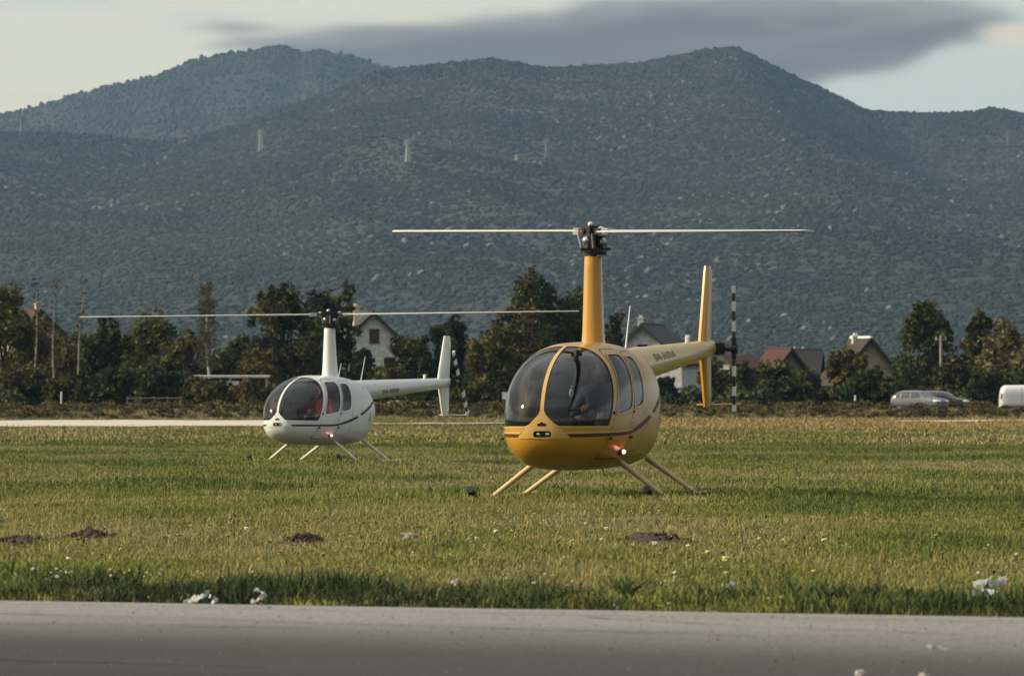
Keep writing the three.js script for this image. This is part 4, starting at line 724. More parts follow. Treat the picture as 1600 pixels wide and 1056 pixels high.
// litter and stones along the rim
{
  const plastic = new THREE.MeshPhysicalMaterial({ color: new THREE.Color(0.62, 0.65, 0.64), roughness: 0.45, side: THREE.DoubleSide }), paper = mat(0.62, 0.58, 0.54, 0.8), stoneM = mat(0.42, 0.40, 0.36, 0.9), flake = mat(0.50, 0.52, 0.50, 0.75);
  function crumple(px, py, wpx, hpx, seed, label, m, name, curl = 1, lift = 0.02, form = 'flat') {
    const D = EYE / (py - HORIZON) * F * (py > 930 ? 1.0 : 0.985), p = at(px, py, D), W = wpx / F * D, Hh = hpx / F * D, r = rng(seed), n = 15, P = [], uv = [], I = [];
    p.y = Math.max(groundY(p.x, p.z), edgeDist(p.x, p.z) < 0.1 ? 0.004 : -1) + lift;
    const t = mesh(name, new THREE.BufferGeometry(), m, scene); t.position.copy(p);
    for (let j = 0; j <= n; j++) for (let i = 0; i <= n; i++) {
      const u = i / n - 0.5, v = j / n, o = seed * 3.3, prof = 1 - 0.75 * Math.abs(noise(u * 3 + o, 1.5, 0.5)), edge = 1 - 0.35 * Math.abs(noise(u * 5 + o, v * 3, 6.5));
      const rag = 1 + 0.7 * noise(u * 9 + o, 4.2, 1.1), q = u + 0.5;
      if (form === 'slant') P.push(u * W, Hh * (q * q * 0.85 * v + 0.30 * v * rag * (0.4 + q)) + 0.06 * Hh * noise(u * 9 + o, v * 6, 3.3), (v - 0.5) * W * 0.25 + 0.12 * W * noise(u * 5 + o, v * 4, 9.3));
      else if (form === 'peak') P.push(u * W * (1 - 0.6 * v) + 0.1 * W * v, Hh * v * (1 - 1.1 * Math.abs(u)) * rag, (v - 0.5) * W * 0.35 + 0.15 * W * noise(u * 5 + o, v * 4, 9.3));
      else if (form === 'arc') { const a = q * 2.5 - 0.55, R = 1 + 0.22 * (v - 0.5) * (1.4 - q); P.push(W * 0.5 * Math.cos(a) * R - W * 0.1 * q, Hh * (0.42 + 0.5 * Math.sin(a) * R), (v - 0.5) * W * 0.3 + 0.08 * W * noise(u * 4 + o, v * 3, 9.3)); }
      else P.push(u * W * edge * (1 - curl * 0.45 * v) + W * 0.3 * curl * v * v * noise(o, 2.2, 0.5), Hh * Math.sin(v * 2.2 * lerp(0.5, 1, curl)) * lerp(prof, 1, 0.5) + 0.10 * Hh * noise(u * 8 + o, v * 8, 3.3), (v - 0.5) * W * 0.4 * (1 - curl * 0.4) + 0.18 * W * noise(u * 5 + o, v * 5, 9.3));
    }
    for (let j = 0; j < n; j++) for (let i = 0; i < n; i++) { const a = j * (n + 1) + i; I.push(a, a + 1, a + n + 1, a + 1, a + n + 2, a + n + 1); }
    t.geometry.setAttribute('position', new THREE.Float32BufferAttribute(P, 3)); t.geometry.setIndex(I); t.geometry.computeVertexNormals();
    tag(t, label, 'litter');
  }
  scrap(306, 942, 32, 17, 3, 'ragged white plastic scrap at the tarmac rim, leftmost of the three at left', (k) => [k, 0.8 * k * k + 0.02, 0.6], 0.6); scrap(335, 942.5, 17, 16, 5, 'small upright white plastic scrap at the rim, middle of the three at left', (k) => [0.35 + 0.3 * Math.sin(k * 5), 0.7 * k, 1.2], 0.75, 'plastic_scrap', 0, 8); scrap(396, 943, 34, 24, 8, 'curled white plastic strip at the tarmac rim, rightmost of the three at left', (k) => [0.45 + 0.5 * Math.sin(k * 3.0), 0.05 + 0.85 * k, 0.5 + 2 * k], 0.45, 'plastic_scrap', 0, 12);
  scrap(478, 942.5, 14, 12, 11, 'little white scrap in the dark grass right of the three plastic scraps', (k) => [k, 0.5 * k, 0.5], 0.8, 'plastic_scrap', 0, 5); scrap(1536, 950, 38, 17, 13, 'crumpled white plastic bag in the grass at the right', (k) => [0.12 + 0.76 * ((k * 3.7) % 1), 0.12 + 0.45 * Math.sin(k * 9) ** 2, 0.1], 1.2, 'plastic_bag', 0.035, 20); scrap(1549, 932, 36, 10, 14, 'flattened pale plastic sheet lying just above the crumpled bag at right', (k) => [k, 0.3 + 0.25 * Math.sin(k * 8), 0.1], 1.7, 'plastic_sheet', 0.07, 14);
  crumple(1140, 953, 60, 5, 15, 'flat pale paper strip lying on the tarmac rim', paper, 'paper_strip', 0.1, 0.01); scrap(1466, 1019, 26, 8, 16, 'torn paper scrap lying alone on the grey tarmac', (k) => [k, 0.75 - 0.65 * k, -0.3], 0.9, 'paper_scrap', 0.004, 14); scrap(1141, 933, 17, 10, 17, 'small pale scrap caught in the grass above the flat paper strip', (k) => [k, 0.4 * Math.sin(k * 3), 0.2], 0.9, 'plastic_scrap', 0.05, 6);
  scrap(962, 952, 9, 17, 18, 'tiny curved white scrap in the dark grass below the yellow helicopter', (k) => [0.8 - 0.6 * Math.sin(k * 3.1), k * 0.85, 1.2], 1.1, 'plastic_scrap', 0, 7);
  function scrap(px, py, wpx, hpx, seed, label, path, fat, name = 'plastic_scrap', lift = 0.0, n = 11) {   // a torn, crumpled piece: ragged folds along a line
    const D = EYE / (py - HORIZON) * F, p = at(px, py, D), W = wpx / F * D, H = hpx / F * D, r = rng(seed), g = [];
    p.y = Math.max(groundY(p.x, p.z), edgeDist(p.x, p.z) < 0.1 ? 0.004 : -1) + lift;
    for (let i = 0; i < n; i++) { const k = i / (n - 1), [u, v, a] = path(k), s = fat * lerp(0.75, 1.25, r()); const q = Math.min(W * 0.24, H * 0.42); if (i % 2 && n < 13) continue; g.push(lump(seed + i, 2, 1.1).scale(s * q, s * q * lerp(0.5, 0.9, r()), s * q * 0.14).rotateX((r() - 0.5) * 1.6).rotateZ(a + (r() - 0.5) * 0.9).rotateY((r() - 0.5) * 1.2).translate((u - 0.5) * W, v * H + s * H * 0.08, (r() - 0.5) * W * 0.25)); }
    const m = mesh(name, merge(g), flake, scene); m.position.copy(p); tag(m, label, 'litter');
  }
  function stone(px, py, w, h, seed, label, m = stoneM) { const D = EYE / (py - HORIZON) * F, p = at(px, py, D), s = w / 2 / F * D, q = mesh('stone', lump(seed, 2, 0.45).scale(s, h / w * s * 1.3, s), m, scene); p.y = Math.max(groundY(p.x, p.z), edgeDist(p.x, p.z) < 0.1 ? 0.0 : -1) + s * h / w * 0.55 + (py < 930 && py > 800 ? 0.05 : 0); q.position.copy(p); tag(q, label, 'stone'); }
  stone(794, 945, 13, 9, 21, 'small grey stone at the tarmac rim, leftmost below the yellow helicopter'); stone(831, 947, 15, 10, 22, 'pale pointed stone at the tarmac rim, second below the yellow helicopter'); stone(873, 948, 8, 5, 23, 'tiny stone at the tarmac rim, third below the yellow helicopter'); stone(973, 951, 8, 6, 24, 'tiny stone beside the curved white scrap at the tarmac rim');
  stone(712, 922, 15, 13, 25, 'pale round stone in the grass near the picture centre'); stone(638, 857, 22, 13, 26, 'long brownish stone in the grass left of the picture centre', mat(0.30, 0.27, 0.2, 0.9)); stone(1306, 956, 15, 10, 27, 'grey stone in the dark grass at the rim, right of the paper strip'); stone(1262, 951, 11, 9, 28, 'small stone half hidden in the rim grass left of the grey stone');
  stone(1345, 1056, 15, 10, 29, 'pale pebble on the tarmac at the bottom picture edge, left one'); stone(1443, 1060, 15, 10, 30, 'pale pebble on the tarmac at the bottom picture edge, right one'); stone(1140, 791, 12, 6, 31, 'small white stone in the grass right of the yellow helicopter', mat(0.6, 0.6, 0.55, 0.8)); stone(420, 950, 6, 3, 32, 'dark pebble on the tarmac below the curled strip', darkTrim);
}
// ------------------------------------------------------------------ trees and bushes behind the field
const leafMat = new THREE.MeshPhysicalMaterial({ color: 0xffffff, vertexColors: true, roughness: 1, specularIntensity: 0.25, transmission: 0.15, thickness: 0 });
const barkDark = mat(0.045, 0.034, 0.026, 1), barkPale = mat(0.24, 0.22, 0.18, 0.95), barkGrey = mat(0.13, 0.115, 0.095, 1);
const HUES = {
  dark: [[0.014, 0.022, 0.007], [0.034, 0.044, 0.013]], green: [[0.028, 0.042, 0.010], [0.070, 0.084, 0.022]], olive: [[0.055, 0.058, 0.014], [0.120, 0.110, 0.034]], brown: [[0.045, 0.043, 0.013], [0.105, 0.088, 0.028]],
  rust: [[0.060, 0.045, 0.015], [0.125, 0.085, 0.030]], tan: [[0.110, 0.098, 0.045], [0.240, 0.200, 0.110]], grey: [[0.055, 0.060, 0.036], [0.120, 0.118, 0.075]],
};
// leaf clumps spread through lobes of an uneven crown; returns geometry
function crownGeo(seed, W, y0, y1, hueA, hueB, n, opt = {}) {
  const r = rng(seed), P = [], N = [], C = [], H = y1 - y0, lobes = [], nl = Math.round((opt.lobes ?? 16) * 1.5), taper = opt.taper ?? 0.5;
  for (let i = 0; i < nl; i++) {
    const v = i < 3 ? 0.9 - i * 0.1 : Math.pow(r(), 0.9), wide = Math.pow(Math.sin(Math.PI * lerp(0.26, 0.93, v)), 0.55) * (1 - taper * Math.max(0, v - 0.45)), a = r() * 6.283, off = (i < 2 ? 0.15 : 0.74) * wide * W / 2 * Math.sqrt(r());
    const R = W * lerp(0.17, 0.30, r()) * (0.55 + 0.5 * wide) * (opt.fine ?? 1);
    lobes.push({ x: Math.cos(a) * off, y: y0 + v * H - (v > 0.75 ? R * 0.7 : 0) + (v < 0.2 ? R * 0.6 : 0), z: Math.sin(a) * off * 0.9, R, q: lerp(0.75, 1.3, r()), h: r() });
  }
  const leaf = opt.leaf ?? 0.3, tot = lobes.reduce((s, l) => s + l.R * l.R, 0);
  for (const l of lobes) {
    const m = Math.round(n * l.R * l.R / tot), sub = []; for (let k = 0; k < 9; k++) { const t = r() * 6.283, u = r() * 2 - 1, s = Math.sqrt(1 - u * u); sub.push([Math.cos(t) * s, u, Math.sin(t) * s, lerp(0.25, 0.5, r()), lerp(0.7, 1.35, r())]); }
    for (let k = 0; k < m; k++) {
      const g = sub[Math.floor(r() * 9)], t = r() * 6.283, u = r() * 2 - 1, s = Math.sqrt(1 - u * u), rad = Math.pow(r(), 0.45) * g[3] * l.R;
      let x = l.x + g[0] * l.R * 0.72 + Math.cos(t) * s * rad, y = l.y + g[1] * l.R * 0.72 * 0.95 + u * rad, z = l.z + g[2] * l.R * 0.72 + Math.sin(t) * s * rad; if (y < y0 * 0.3) continue;
      const a = r() * 6.283, b = Math.acos(r() * 2 - 1), L = leaf * lerp(0.5, 1.25, r()), nx = Math.sin(b) * Math.cos(a), ny = Math.cos(b), nz = Math.sin(b) * Math.sin(a);
      const ux = -Math.sin(a), uz = Math.cos(a), vx = ny * uz, vy = nz * ux - nx * uz, vz = -ny * ux;
      const q = g[4] * l.q * lerp(0.8, 1.2, r()), f = clamp(r() * 0.7 + l.h * 0.3), hb = l.h > (opt.mix ?? 0.6) ? hueB : hueA, c = [0, 1, 2].map((i) => lerp(hb[0][i], hb[1][i], f) * q);
      const pt = (p, w) => P.push(x + (ux * p + vx * w) * L, y + vy * w * L, z + (uz * p + vz * w) * L);
      pt(-0.5, -0.2); pt(0.45, -0.35); pt(0.2, 0.55); pt(-0.5, -0.2); pt(0.2, 0.55); pt(-0.4, 0.4);
      for (let i = 0; i < 6; i++) C.push(...c);
    }
  }
  return { geo: soup(P, null, C), lobes };
}
function tree(px, topY, wpx, D, hue, label, opt = {}) {
  const b = at(px, HORIZON, D); b.y = groundY(b.x, -D); const top = at(px, topY, D).y - b.y, W = wpx * 1.14 / F * D, seed = Math.round(px * 7 + topY * 13 + D), t = thing(opt.name ?? 'tree', b, 0), bush = opt.bush;
  const [ha, hb] = Array.isArray(hue) ? hue : [hue, hue], y0 = bush ? 0.05 : top * (opt.clear ?? 0.03), r = rng(seed + 5);
  const { geo, lobes } = crownGeo(seed, W, y0, top, HUES[ha], HUES[hb], Math.round((opt.n ?? 1) * lerp(2600, 8600, clamp(W * top / 120))), opt);
  const tr = [bar(V(0, -0.3, 0), V(0.1, Math.max(0.5, y0 + (top - y0) * 0.4), 0), Math.max(0.07, W * 0.035), Math.max(0.04, W * 0.018), 8)];
  for (const l of lobes) if (r() < 0.8) { const s = V(0.05, Math.max(0.2, lerp(y0 * 0.7, l.y, 0.35)), 0); tr.push(bar(s, V(lerp(0, l.x, 0.5), lerp(s.y, l.y, 0.55), lerp(0, l.z, 0.5)), W * 0.012 + 0.02, W * 0.008 + 0.015, 5), bar(V(lerp(0, l.x, 0.5), lerp(s.y, l.y, 0.55), lerp(0, l.z, 0.5)), V(l.x, l.y, l.z), W * 0.008 + 0.015, 0.012, 5)); }
  mesh(bush ? 'stem' : 'trunk', merge(tr), opt.bark ?? barkDark, t); mesh(bush ? 'foliage' : 'crown', geo, leafMat, t);
  return tag(t, label, bush ? 'bush' : 'tree');
}
const B = { bush: true, name: 'bush', lobes: 12, taper: 0.2 };
tree(6, 440, 100, 735, ['olive', 'green'], 'tall olive tree at the left picture edge', { n: 1.5 });
tree(60, 488, 120, 750, ['brown', 'olive'], 'brownish tree behind the first two bare poplars', {});
tree(38, 490, 62, 744, ['brown', 'rust'], 'brown tree between the olive tree and the reddish roof at left', {});
tree(205, 512, 80, 726, ['olive', 'brown'], 'olive brown tree left of the rounded dark tree', {});
tree(338, 545, 80, 726, ['dark', 'green'], 'dark green tree behind the pale birch', {});
tree(140, 515, 70, 740, ['dark', 'brown'], 'dark brown tree behind the third bare poplar', {});
tree(112, 520, 90, 728, ['brown', 'dark'], 'low brown tree between the second and third bare poplar', {});
tree(165, 492, 84, 722, ['dark', 'green'], 'dark green tree just right of the third bare poplar', { n: 1.3 });
tree(246, 481, 100, 716, ['green', 'olive'], 'dark rounded tree with a pale lit top, right of the three poplars', { n: 1.4 });
tree(291, 515, 76, 708, ['brown', 'olive'], 'small brownish tree left of the pale birch', {});
tree(368, 522, 66, 738, ['grey', 'green'], 'pale loose tree right of the birch', { n: 0.6 });
tree(402, 560, 76, 702, ['rust', 'brown'], 'rust coloured low tree beside the shed roof', {});
tree(436, 436, 112, 716, ['dark', 'brown'], 'tallest dark brown tree behind the white helicopter', { n: 1.7, lobes: 22 });
tree(500, 450, 100, 724, ['dark', 'green'], 'dark green tree right behind the white helicopter mast', { n: 1.5, lobes: 20 });
tree(541, 438, 52, 745, ['grey', 'olive'], 'slim pale green tree left of the white gabled house', { n: 0.55, taper: 0.8 });
tree(566, 535, 62, 706, 'dark', 'dark conifer in front of the white gabled house', { n: 1.2, taper: 1.2 });
tree(640, 520, 84, 716, ['olive', 'green'], 'olive green tree right of the white gabled house', {});
tree(600, 572, 72, 700, ['olive', 'brown'], 'low olive shrub above the white tail boom', { ...B });
tree(701, 488, 82, 712, 'dark', 'near black broad tree behind the white helicopter tail', { n: 1.8, lobes: 20, taper: 0.1 });
tree(766, 505, 96, 706, ['brown', 'olive'], 'wide olive brown tree left of the yellow helicopter', { n: 1.6, lobes: 18 });
tree(838, 417, 128, 722, ['green', 'brown'], 'tallest tree in the picture, behind the yellow helicopter', { n: 1.9, lobes: 24 });
tree(905, 452, 96, 730, ['dark', 'green'], 'dark tree behind the yellow mast', { n: 1.5, lobes: 18 });
tree(962, 485, 46, 720, ['dark', 'brown'], 'narrow dark tree just right of the yellow mast', { n: 0.9 });
tree(945, 520, 90, 716, 'dark', 'low dark tree behind the yellow cabin roof', {});
tree(1040, 585, 42, 690, 'dark', 'dark bush against the white wall behind the yellow tail boom', { ...B });
tree(1112, 560, 64, 706, ['brown', 'rust'], 'reddish brown bush between the yellow fin and the tail rotor', { ...B });
tree(1162, 562, 56, 700, ['dark', 'brown'], 'dark bush just right of the yellow tail rotor', { ...B });
tree(1212, 566, 84, 692, ['olive', 'green'], 'olive bush in front of the red roofed house', { ...B, n: 1.3 });
tree(1262, 576, 60, 688, ['green', 'brown'], 'small green bush in front of the dark roofed house', { ...B });
tree(1322, 542, 72, 690, ['rust', 'olive'], 'rusty autumn bush left of the beige gable', { ...B, n: 1.3 });
tree(1362, 578, 84, 684, ['green', 'dark'], 'dark green bush in front of the beige gable', { ...B, n: 1.3 });
tree(1402, 592, 62, 690, ['olive', 'brown'], 'low brown green bush behind the silver car', { ...B });
tree(1450, 462, 112, 716, ['green', 'brown'], 'tall pointed tree at right above the silver car', { n: 1.6, lobes: 20, taper: 0.9 });
tree(1532, 476, 76, 742, ['dark', 'brown'], 'dark tree behind the tan trees at right', { n: 1.2 });
tree(1566, 492, 92, 712, ['tan', 'olive'], 'tan sunlit tree at right above the white van', { n: 1.5, mix: 0.7, lobes: 20 });
tree(1618, 498, 70, 704, ['tan', 'olive'], 'tan sunlit tree at the right picture edge', { n: 1.3, mix: 0.7 });
tree(1494, 552, 76, 694, ['brown', 'dark'], 'dark brown low tree beside the utility pole', {});
tree(1556, 576, 92, 690, ['dark', 'green'], 'dark low tree below the tan trees, left of the white van', { n: 1.3 });
tree(1610, 566, 70, 692, ['green', 'dark'], 'dark low tree behind the white van', {});
tree(28, 575, 110, 694, ['brown', 'dark'], 'dark bush at the left picture edge under the olive tree', { ...B, n: 1.3 });
tree(112, 584, 84, 690, ['dark', 'brown'], 'dark bush at the feet of the bare poplars', { ...B });
tree(186, 572, 90, 690, ['olive', 'dark'], 'brownish green bush behind the low rail fence', { ...B, n: 1.2 });
tree(256, 585, 100, 686, 'dark', 'black green bush below the rounded tree at left', { ...B, n: 1.3 });
tree(322, 594, 80, 684, ['brown', 'dark'], 'dark brown bush under the shed roof', { ...B });
tree(388, 596, 72, 682, ['rust', 'brown'], 'rusty bush left of the white helicopter nose', { ...B });
tree(468, 590, 110, 692, 'dark', 'dark bush hidden behind the white cabin', { ...B, n: 1.2 });
tree(640, 612, 80, 684, ['dark', 'green'], 'dark green bush under the white tail boom', { ...B });
tree(742, 590, 92, 688, ['olive', 'dark'], 'low olive bush left of the yellow cabin', { ...B, n: 1.2 });
tree(965, 600, 90, 692, 'dark', 'dark bush behind the yellow rear cabin', { ...B });
for (const [px, topY, D, label, lean] of [[54, 438, 704, 'leftmost of the three tall bare poplars', 0.2], [83, 438, 698, 'middle one of the three tall bare poplars', 0.05], [119, 444, 700, 'rightmost of the three tall bare poplars, leaning right', 0.75]]) {
  const b = at(px, HORIZON, D); b.y = groundY(b.x, -D); const top = at(px, topY, D).y - b.y, t = thing('poplar_tree', b), r = rng(px), tw = [], LP = [];
  const P = (k) => V(lean * k * k + 0.08 * Math.sin(k * 7 + px), top * k, 0); const seg = []; for (let k = 0; k < 8; k++) seg.push(bar(P(k / 8), P((k + 1) / 8), lerp(0.12, 0.03, k / 8), lerp(0.12, 0.03, (k + 1) / 8), 7));
  mesh('trunk', merge(seg), barkPale, t);
  for (let i = 0; i < 70; i++) { const k = lerp(0.25, 0.99, r()), s = P(k), a = r() * 6.283, L = lerp(0.4, 1.1, r()) * (1.1 - k * 0.6), e = s.clone().add(V(Math.cos(a) * L * 0.42, L, Math.sin(a) * L * 0.42)); tw.push(bar(s, e, 0.016, 0.004, 4)); LP.push(e); }
  mesh('twigs', merge(tw), barkGrey, t).userData.kind = 'stuff';
  const Q = [], C = []; for (const e of LP) for (let k = 0; k < 2; k++) { const x = e.x + (r() - 0.5) * 0.5, y = e.y + (r() - 0.7) * 0.7, z = e.z + (r() - 0.5) * 0.5, L = lerp(0.06, 0.15, r()); Q.push(x - L, y, z, x + L, y + L * 0.4, z + L * (r() - 0.5), x, y + L, z + L); for (let i = 0; i < 3; i++) C.push(0.07, 0.06, 0.025); }
  mesh('crown', soup(Q, null, C), leafMat, t); tag(t, label + ' at the left', 'tree');
}
{ // pale birch
  const D = 704, b = at(326, HORIZON, D); b.y = groundY(b.x, -D); const top = at(320, 440, D).y - b.y, t = thing('birch_tree', b), r = rng(326), tw = [], Q = [], C = [], P = (k) => V(-0.35 * k * k + 0.1 * Math.sin(k * 9), top * k, 0), seg = [];
  for (let k = 0; k < 8; k++) seg.push(bar(P(k / 8), P((k + 1) / 8), lerp(0.19, 0.03, k / 8), lerp(0.19, 0.03, (k + 1) / 8), 7)); mesh('trunk', merge(seg), mat(0.36, 0.33, 0.28, 0.9), t);
  for (let i = 0; i < 120; i++) { const k = lerp(0.3, 0.99, r()), s = P(k), a = r() * 6.283, L = lerp(0.7, 2.0, r()) * (1.15 - k * 0.75), e = s.clone().add(V(Math.cos(a) * L * 0.75, L * 0.55, Math.sin(a) * L * 0.75)); tw.push(bar(s, e, 0.02, 0.005, 4)); for (let j = 0; j < 16; j++) { const f = lerp(0.3, 1.1, r()), x = lerp(s.x, e.x, f) + (r() - 0.5) * 0.5, y = lerp(s.y, e.y, f) + (r() - 0.7) * 0.6, z = lerp(s.z, e.z, f) + (r() - 0.5) * 0.5, l = lerp(0.05, 0.14, r()), q = lerp(0.7, 1.3, r()); Q.push(x - l, y, z, x + l, y + l * (r() - 0.5), z + l * (r() - 0.5), x, y + l, z + l * (r() - 0.5)); for (let m = 0; m < 3; m++) C.push(0.085 * q, 0.078 * q, 0.040 * q); } }
  mesh('limbs', merge(tw), barkGrey, t).userData.kind = 'stuff'; mesh('crown', soup(Q, null, C), leafMat, t); tag(t, 'pale birch with thin crown, above the long shed roof at left', 'tree');
}
// low ragged scrub along the verge between field and gardens, and undergrowth below the trees
{
  const sc = crownGeo(900, 1.7, 0, 0.85, HUES.brown, HUES.olive, 260, { lobes: 7, leaf: 0.16 }).geo, sd = crownGeo(901, 2.4, 0, 1.3, HUES.dark, HUES.green, 320, { lobes: 8, leaf: 0.2 }).geo, r = rng(91), W1 = new THREE.MeshStandardMaterial({ color: 0xffffff, vertexColors: true, roughness: 0.95 });
  scatter('verge_scrub', 'low brown scrub along the far edge of the field', sc, W1, 4600, (d, c) => { const D = lerp(612, 684, Math.pow(r(), 0.8)), x = (r() * 2 - 1) * 60, s = lerp(0.35, 1.1, r() * r() + 0.25 * noise(x / 4, D / 9, 2.2)) * (x > 26 && D < 632 ? 1.05 : x > 26 && D < 645 ? 0.5 : 1); if (noise(x / 3.3, D / 12, 5.5) < -0.5) return false; if (x > 27 && D > 632 && D < 655) return false; d.position.set(x, groundY(x, -D) - 0.03, -D); d.rotation.set(0, r() * 6.28, 0); d.scale.set(s, s * lerp(0.6, 1.1, r()), s); const k = lerp(0.4, 1.15, r()); c.setRGB(k * 1.1, k, k * 0.95); });
  scatter('undergrowth', 'dark undergrowth below the trees', sd, W1, 1100, (d, c) => { const D = lerp(686, 760, r()), x = (r() * 2 - 1) * 64, s = lerp(0.6, 1.5, r());  d.position.set(x, groundY(x, -D) - 0.03, -D); d.rotation.set(0, r() * 6.28, 0); d.scale.set(s, s, s); c.setScalar(lerp(0.6, 1.2, r())); });
}
// ------------------------------------------------------------------ houses
function gable(name, px, ridgeY, D, turn, w, d, eave, rise, over, wallM, roofM, label, extra) {   // gable end faces local +z
  const b = at(px, HORIZON, D); b.y = groundY(b.x, -D); const H = at(px, ridgeY, D).y - b.y, t = thing(name, b, turn), he = H - rise, sh = new THREE.Shape();
  sh.moveTo(-w / 2, -0.4); sh.lineTo(w / 2, -0.4); sh.lineTo(w / 2, he); sh.lineTo(0, H - 0.14); sh.lineTo(-w / 2, he); sh.closePath();
  const wg = new THREE.ExtrudeGeometry(sh, { depth: d, bevelEnabled: false }); wg.translate(0, 0, -d); mesh('wall', wg, wallM, t);
  const L = Math.hypot(w / 2 + over, rise * (w / 2 + over) / (w / 2)), an = Math.atan2(rise, w / 2);
  for (const s of [-1, 1]) {
    const roof = mesh('roof', (() => { const g = new THREE.BoxGeometry(L, 0.2, d + 0.9); g.translate(-L / 2, 0.0, 0); g.rotateZ(-an * -1); if (s > 0) g.rotateY(Math.PI); g.translate(0, H + 0.02, -d / 2); return g; })(), roofM, t);
    mesh('bargeboard', (() => { const g = new THREE.BoxGeometry(L, 0.26, 0.07); g.translate(-L / 2, -0.02, 0); g.rotateZ(an); g.translate(0, H, 0.49); if (s > 0) { g.scale(-1, 1, 1); const ix = g.index.array; for (let i = 0; i < ix.length; i += 3) { const q = ix[i]; ix[i] = ix[i + 1]; ix[i + 1] = q; } g.computeVertexNormals(); } return g; })(), darkTrim, roof);
  }
  mesh('ridge_cap', (() => { const g = new THREE.CylinderGeometry(0.13, 0.13, d + 0.92, 10); g.rotateX(Math.PI / 2); g.translate(0, H + 0.1, -d / 2); return g; })(), extra?.ridge ?? roofM, t);
  const win = (x, y, ww, hh, pane, z = 0) => { const f = mesh('window', merge([box(ww + 0.16, 0.08, 0.1, x, y + hh / 2 + 0.04, 0.03 + z), box(ww + 0.2, 0.08, 0.16, x, y - hh / 2 - 0.04, 0.05 + z), box(0.08, hh, 0.1, x - ww / 2 - 0.04, y, 0.03 + z), box(0.08, hh, 0.1, x + ww / 2 + 0.04, y, 0.03 + z), box(0.05, hh, 0.06, x, y, 0.03 + z)]), extra?.frame ?? darkTrim, t); mesh('pane', box(ww, hh, 0.02, x, y, 0.012 + z), pane ?? paneM, f); };
  const chim = (x, z, h0, h1, s, m2, capM) => { const c = mesh('chimney', box(s, h1 - h0, s, x, (h0 + h1) / 2, z), m2, t); mesh('chimney_cap', merge([box(s + 0.16, 0.1, s + 0.16, x, h1 + 0.05, z), box(s * 0.6, 0.22, s * 0.6, x, h1 + 0.21, z)]), capM ?? m2, c); };
  extra?.more?.({ t, H, he, win, chim, d });
  return tag(t, label, 'house');
}
const paneM = mat(0.02, 0.024, 0.028, 0.08), render = (r, g, b) => { const tex = plaster; return new THREE.MeshStandardMaterial({ color: new THREE.Color().setRGB(r, g, b), map: tex, roughness: 0.95 }); };
const plaster = noiseTexture(128, (i, j) => { const v = 220 + 22 * tileNoise(i / 8, j / 8, 16, 41) + 14 * tileNoise(i / 2, j / 2, 64, 42); return [v, v, v]; }, true); plaster.repeat.set(0.3, 0.3);
const tileTex = noiseTexture(128, (i, j) => { const row = (j % 16) / 16, v = 165 + 60 * row + 30 * tileNoise(i / 4, j / 16, 32, 51) - ((i + (Math.floor(j / 16) % 2) * 6) % 12 < 2 ? 40 : 0); return [v, v, v]; }, true);
tileTex.repeat.set(6, 6);
const tiles = (r, g, b) => new THREE.MeshStandardMaterial({ color: new THREE.Color().setRGB(r, g, b), map: tileTex, roughness: 0.9, bumpMap: tileTex, bumpScale: 0.03 });
const wallWhite = render(0.82, 0.82, 0.80), wallBeige = render(0.46, 0.40, 0.27), wallOlive = render(0.28, 0.27, 0.20), wallGrey = render(0.78, 0.78, 0.75);
gable('house', 60, 486, 790, 0.5, 4.6, 5, 4, 1.9, 0.4, wallBeige, tiles(0.15, 0.07, 0.045), 'house with a reddish roof and bright chimney among the trees at far left', { more: ({ H, chim }) => chim(0.5, -1.2, H - 2.0, H + 0.65, 0.5, render(0.75, 0.6, 0.42)) });
gable('house', 582, 489, 775, 0.22, 6.4, 8, 4, 3.0, 0.45, wallGrey, tiles(0.12, 0.115, 0.11), 'white gabled house with a dark red window and bright chimney behind the white helicopter', { more: ({ H, win, chim }) => { win(0.15, H - 2.1, 0.75, 1.15, mat(0.10, 0.015, 0.012, 0.5)); win(-1.6, H - 4.7, 0.9, 1.2); win(1.6, H - 4.7, 0.9, 1.2); chim(-1.35, -0.9, H - 1.8, H + 0.55, 0.5, render(0.75, 0.62, 0.42)); } });
gable('house', 1004, 508, 740, -0.22, 7.0, 9, 5, 3.1, 0.4, wallWhite, tiles(0.10, 0.10, 0.10), 'tall white house with a steep dark gable behind the yellow tail boom', { more: ({ H, win, chim }) => { chim(-0.3, -0.8, H - 0.8, H + 0.55, 0.5, render(0.55, 0.55, 0.53)); win(2.6, 0.9, 0.5, 0.8); win(0, H - 2.2, 0.7, 0.9); } });
gable('house', 1234, 546, 765, 0.55, 4.2, 3.0, 4, 2.3, 0.4, wallOlive, tiles(0.15, 0.06, 0.042), 'house with a red tiled roof behind the olive bush at right', { more: ({ t, H, win }) => { win(0, H - 2.0, 0.7, 0.7); const g = mesh('wing_roof', (() => { const q = new THREE.BoxGeometry(3.4, 0.18, 2.6); q.rotateX(0.5); q.translate(-3.4, H - 1.15, -2.4); return q; })(), tiles(0.14, 0.06, 0.045), t); mesh('wing_wall', box(3.2, 4, 2, -3.4, H - 3.4, -3.2), wallOlive, g); } });
gable('house', 1278, 548, 775, 1.45, 5.0, 2.9, 4, 1.9, 0.4, wallOlive, tiles(0.05, 0.045, 0.045), 'small dark roofed house between the red roof and the beige gable', { frame: whiteBand, more: ({ t }) => { mesh('porch_post', box(0.18, 3.4, 0.18, 2.9, 4.0, -2.4), whiteBand, t); mesh('porch_post', box(0.18, 3.4, 0.18, 2.9, 4.0, -1.6), whiteBand, t); } });
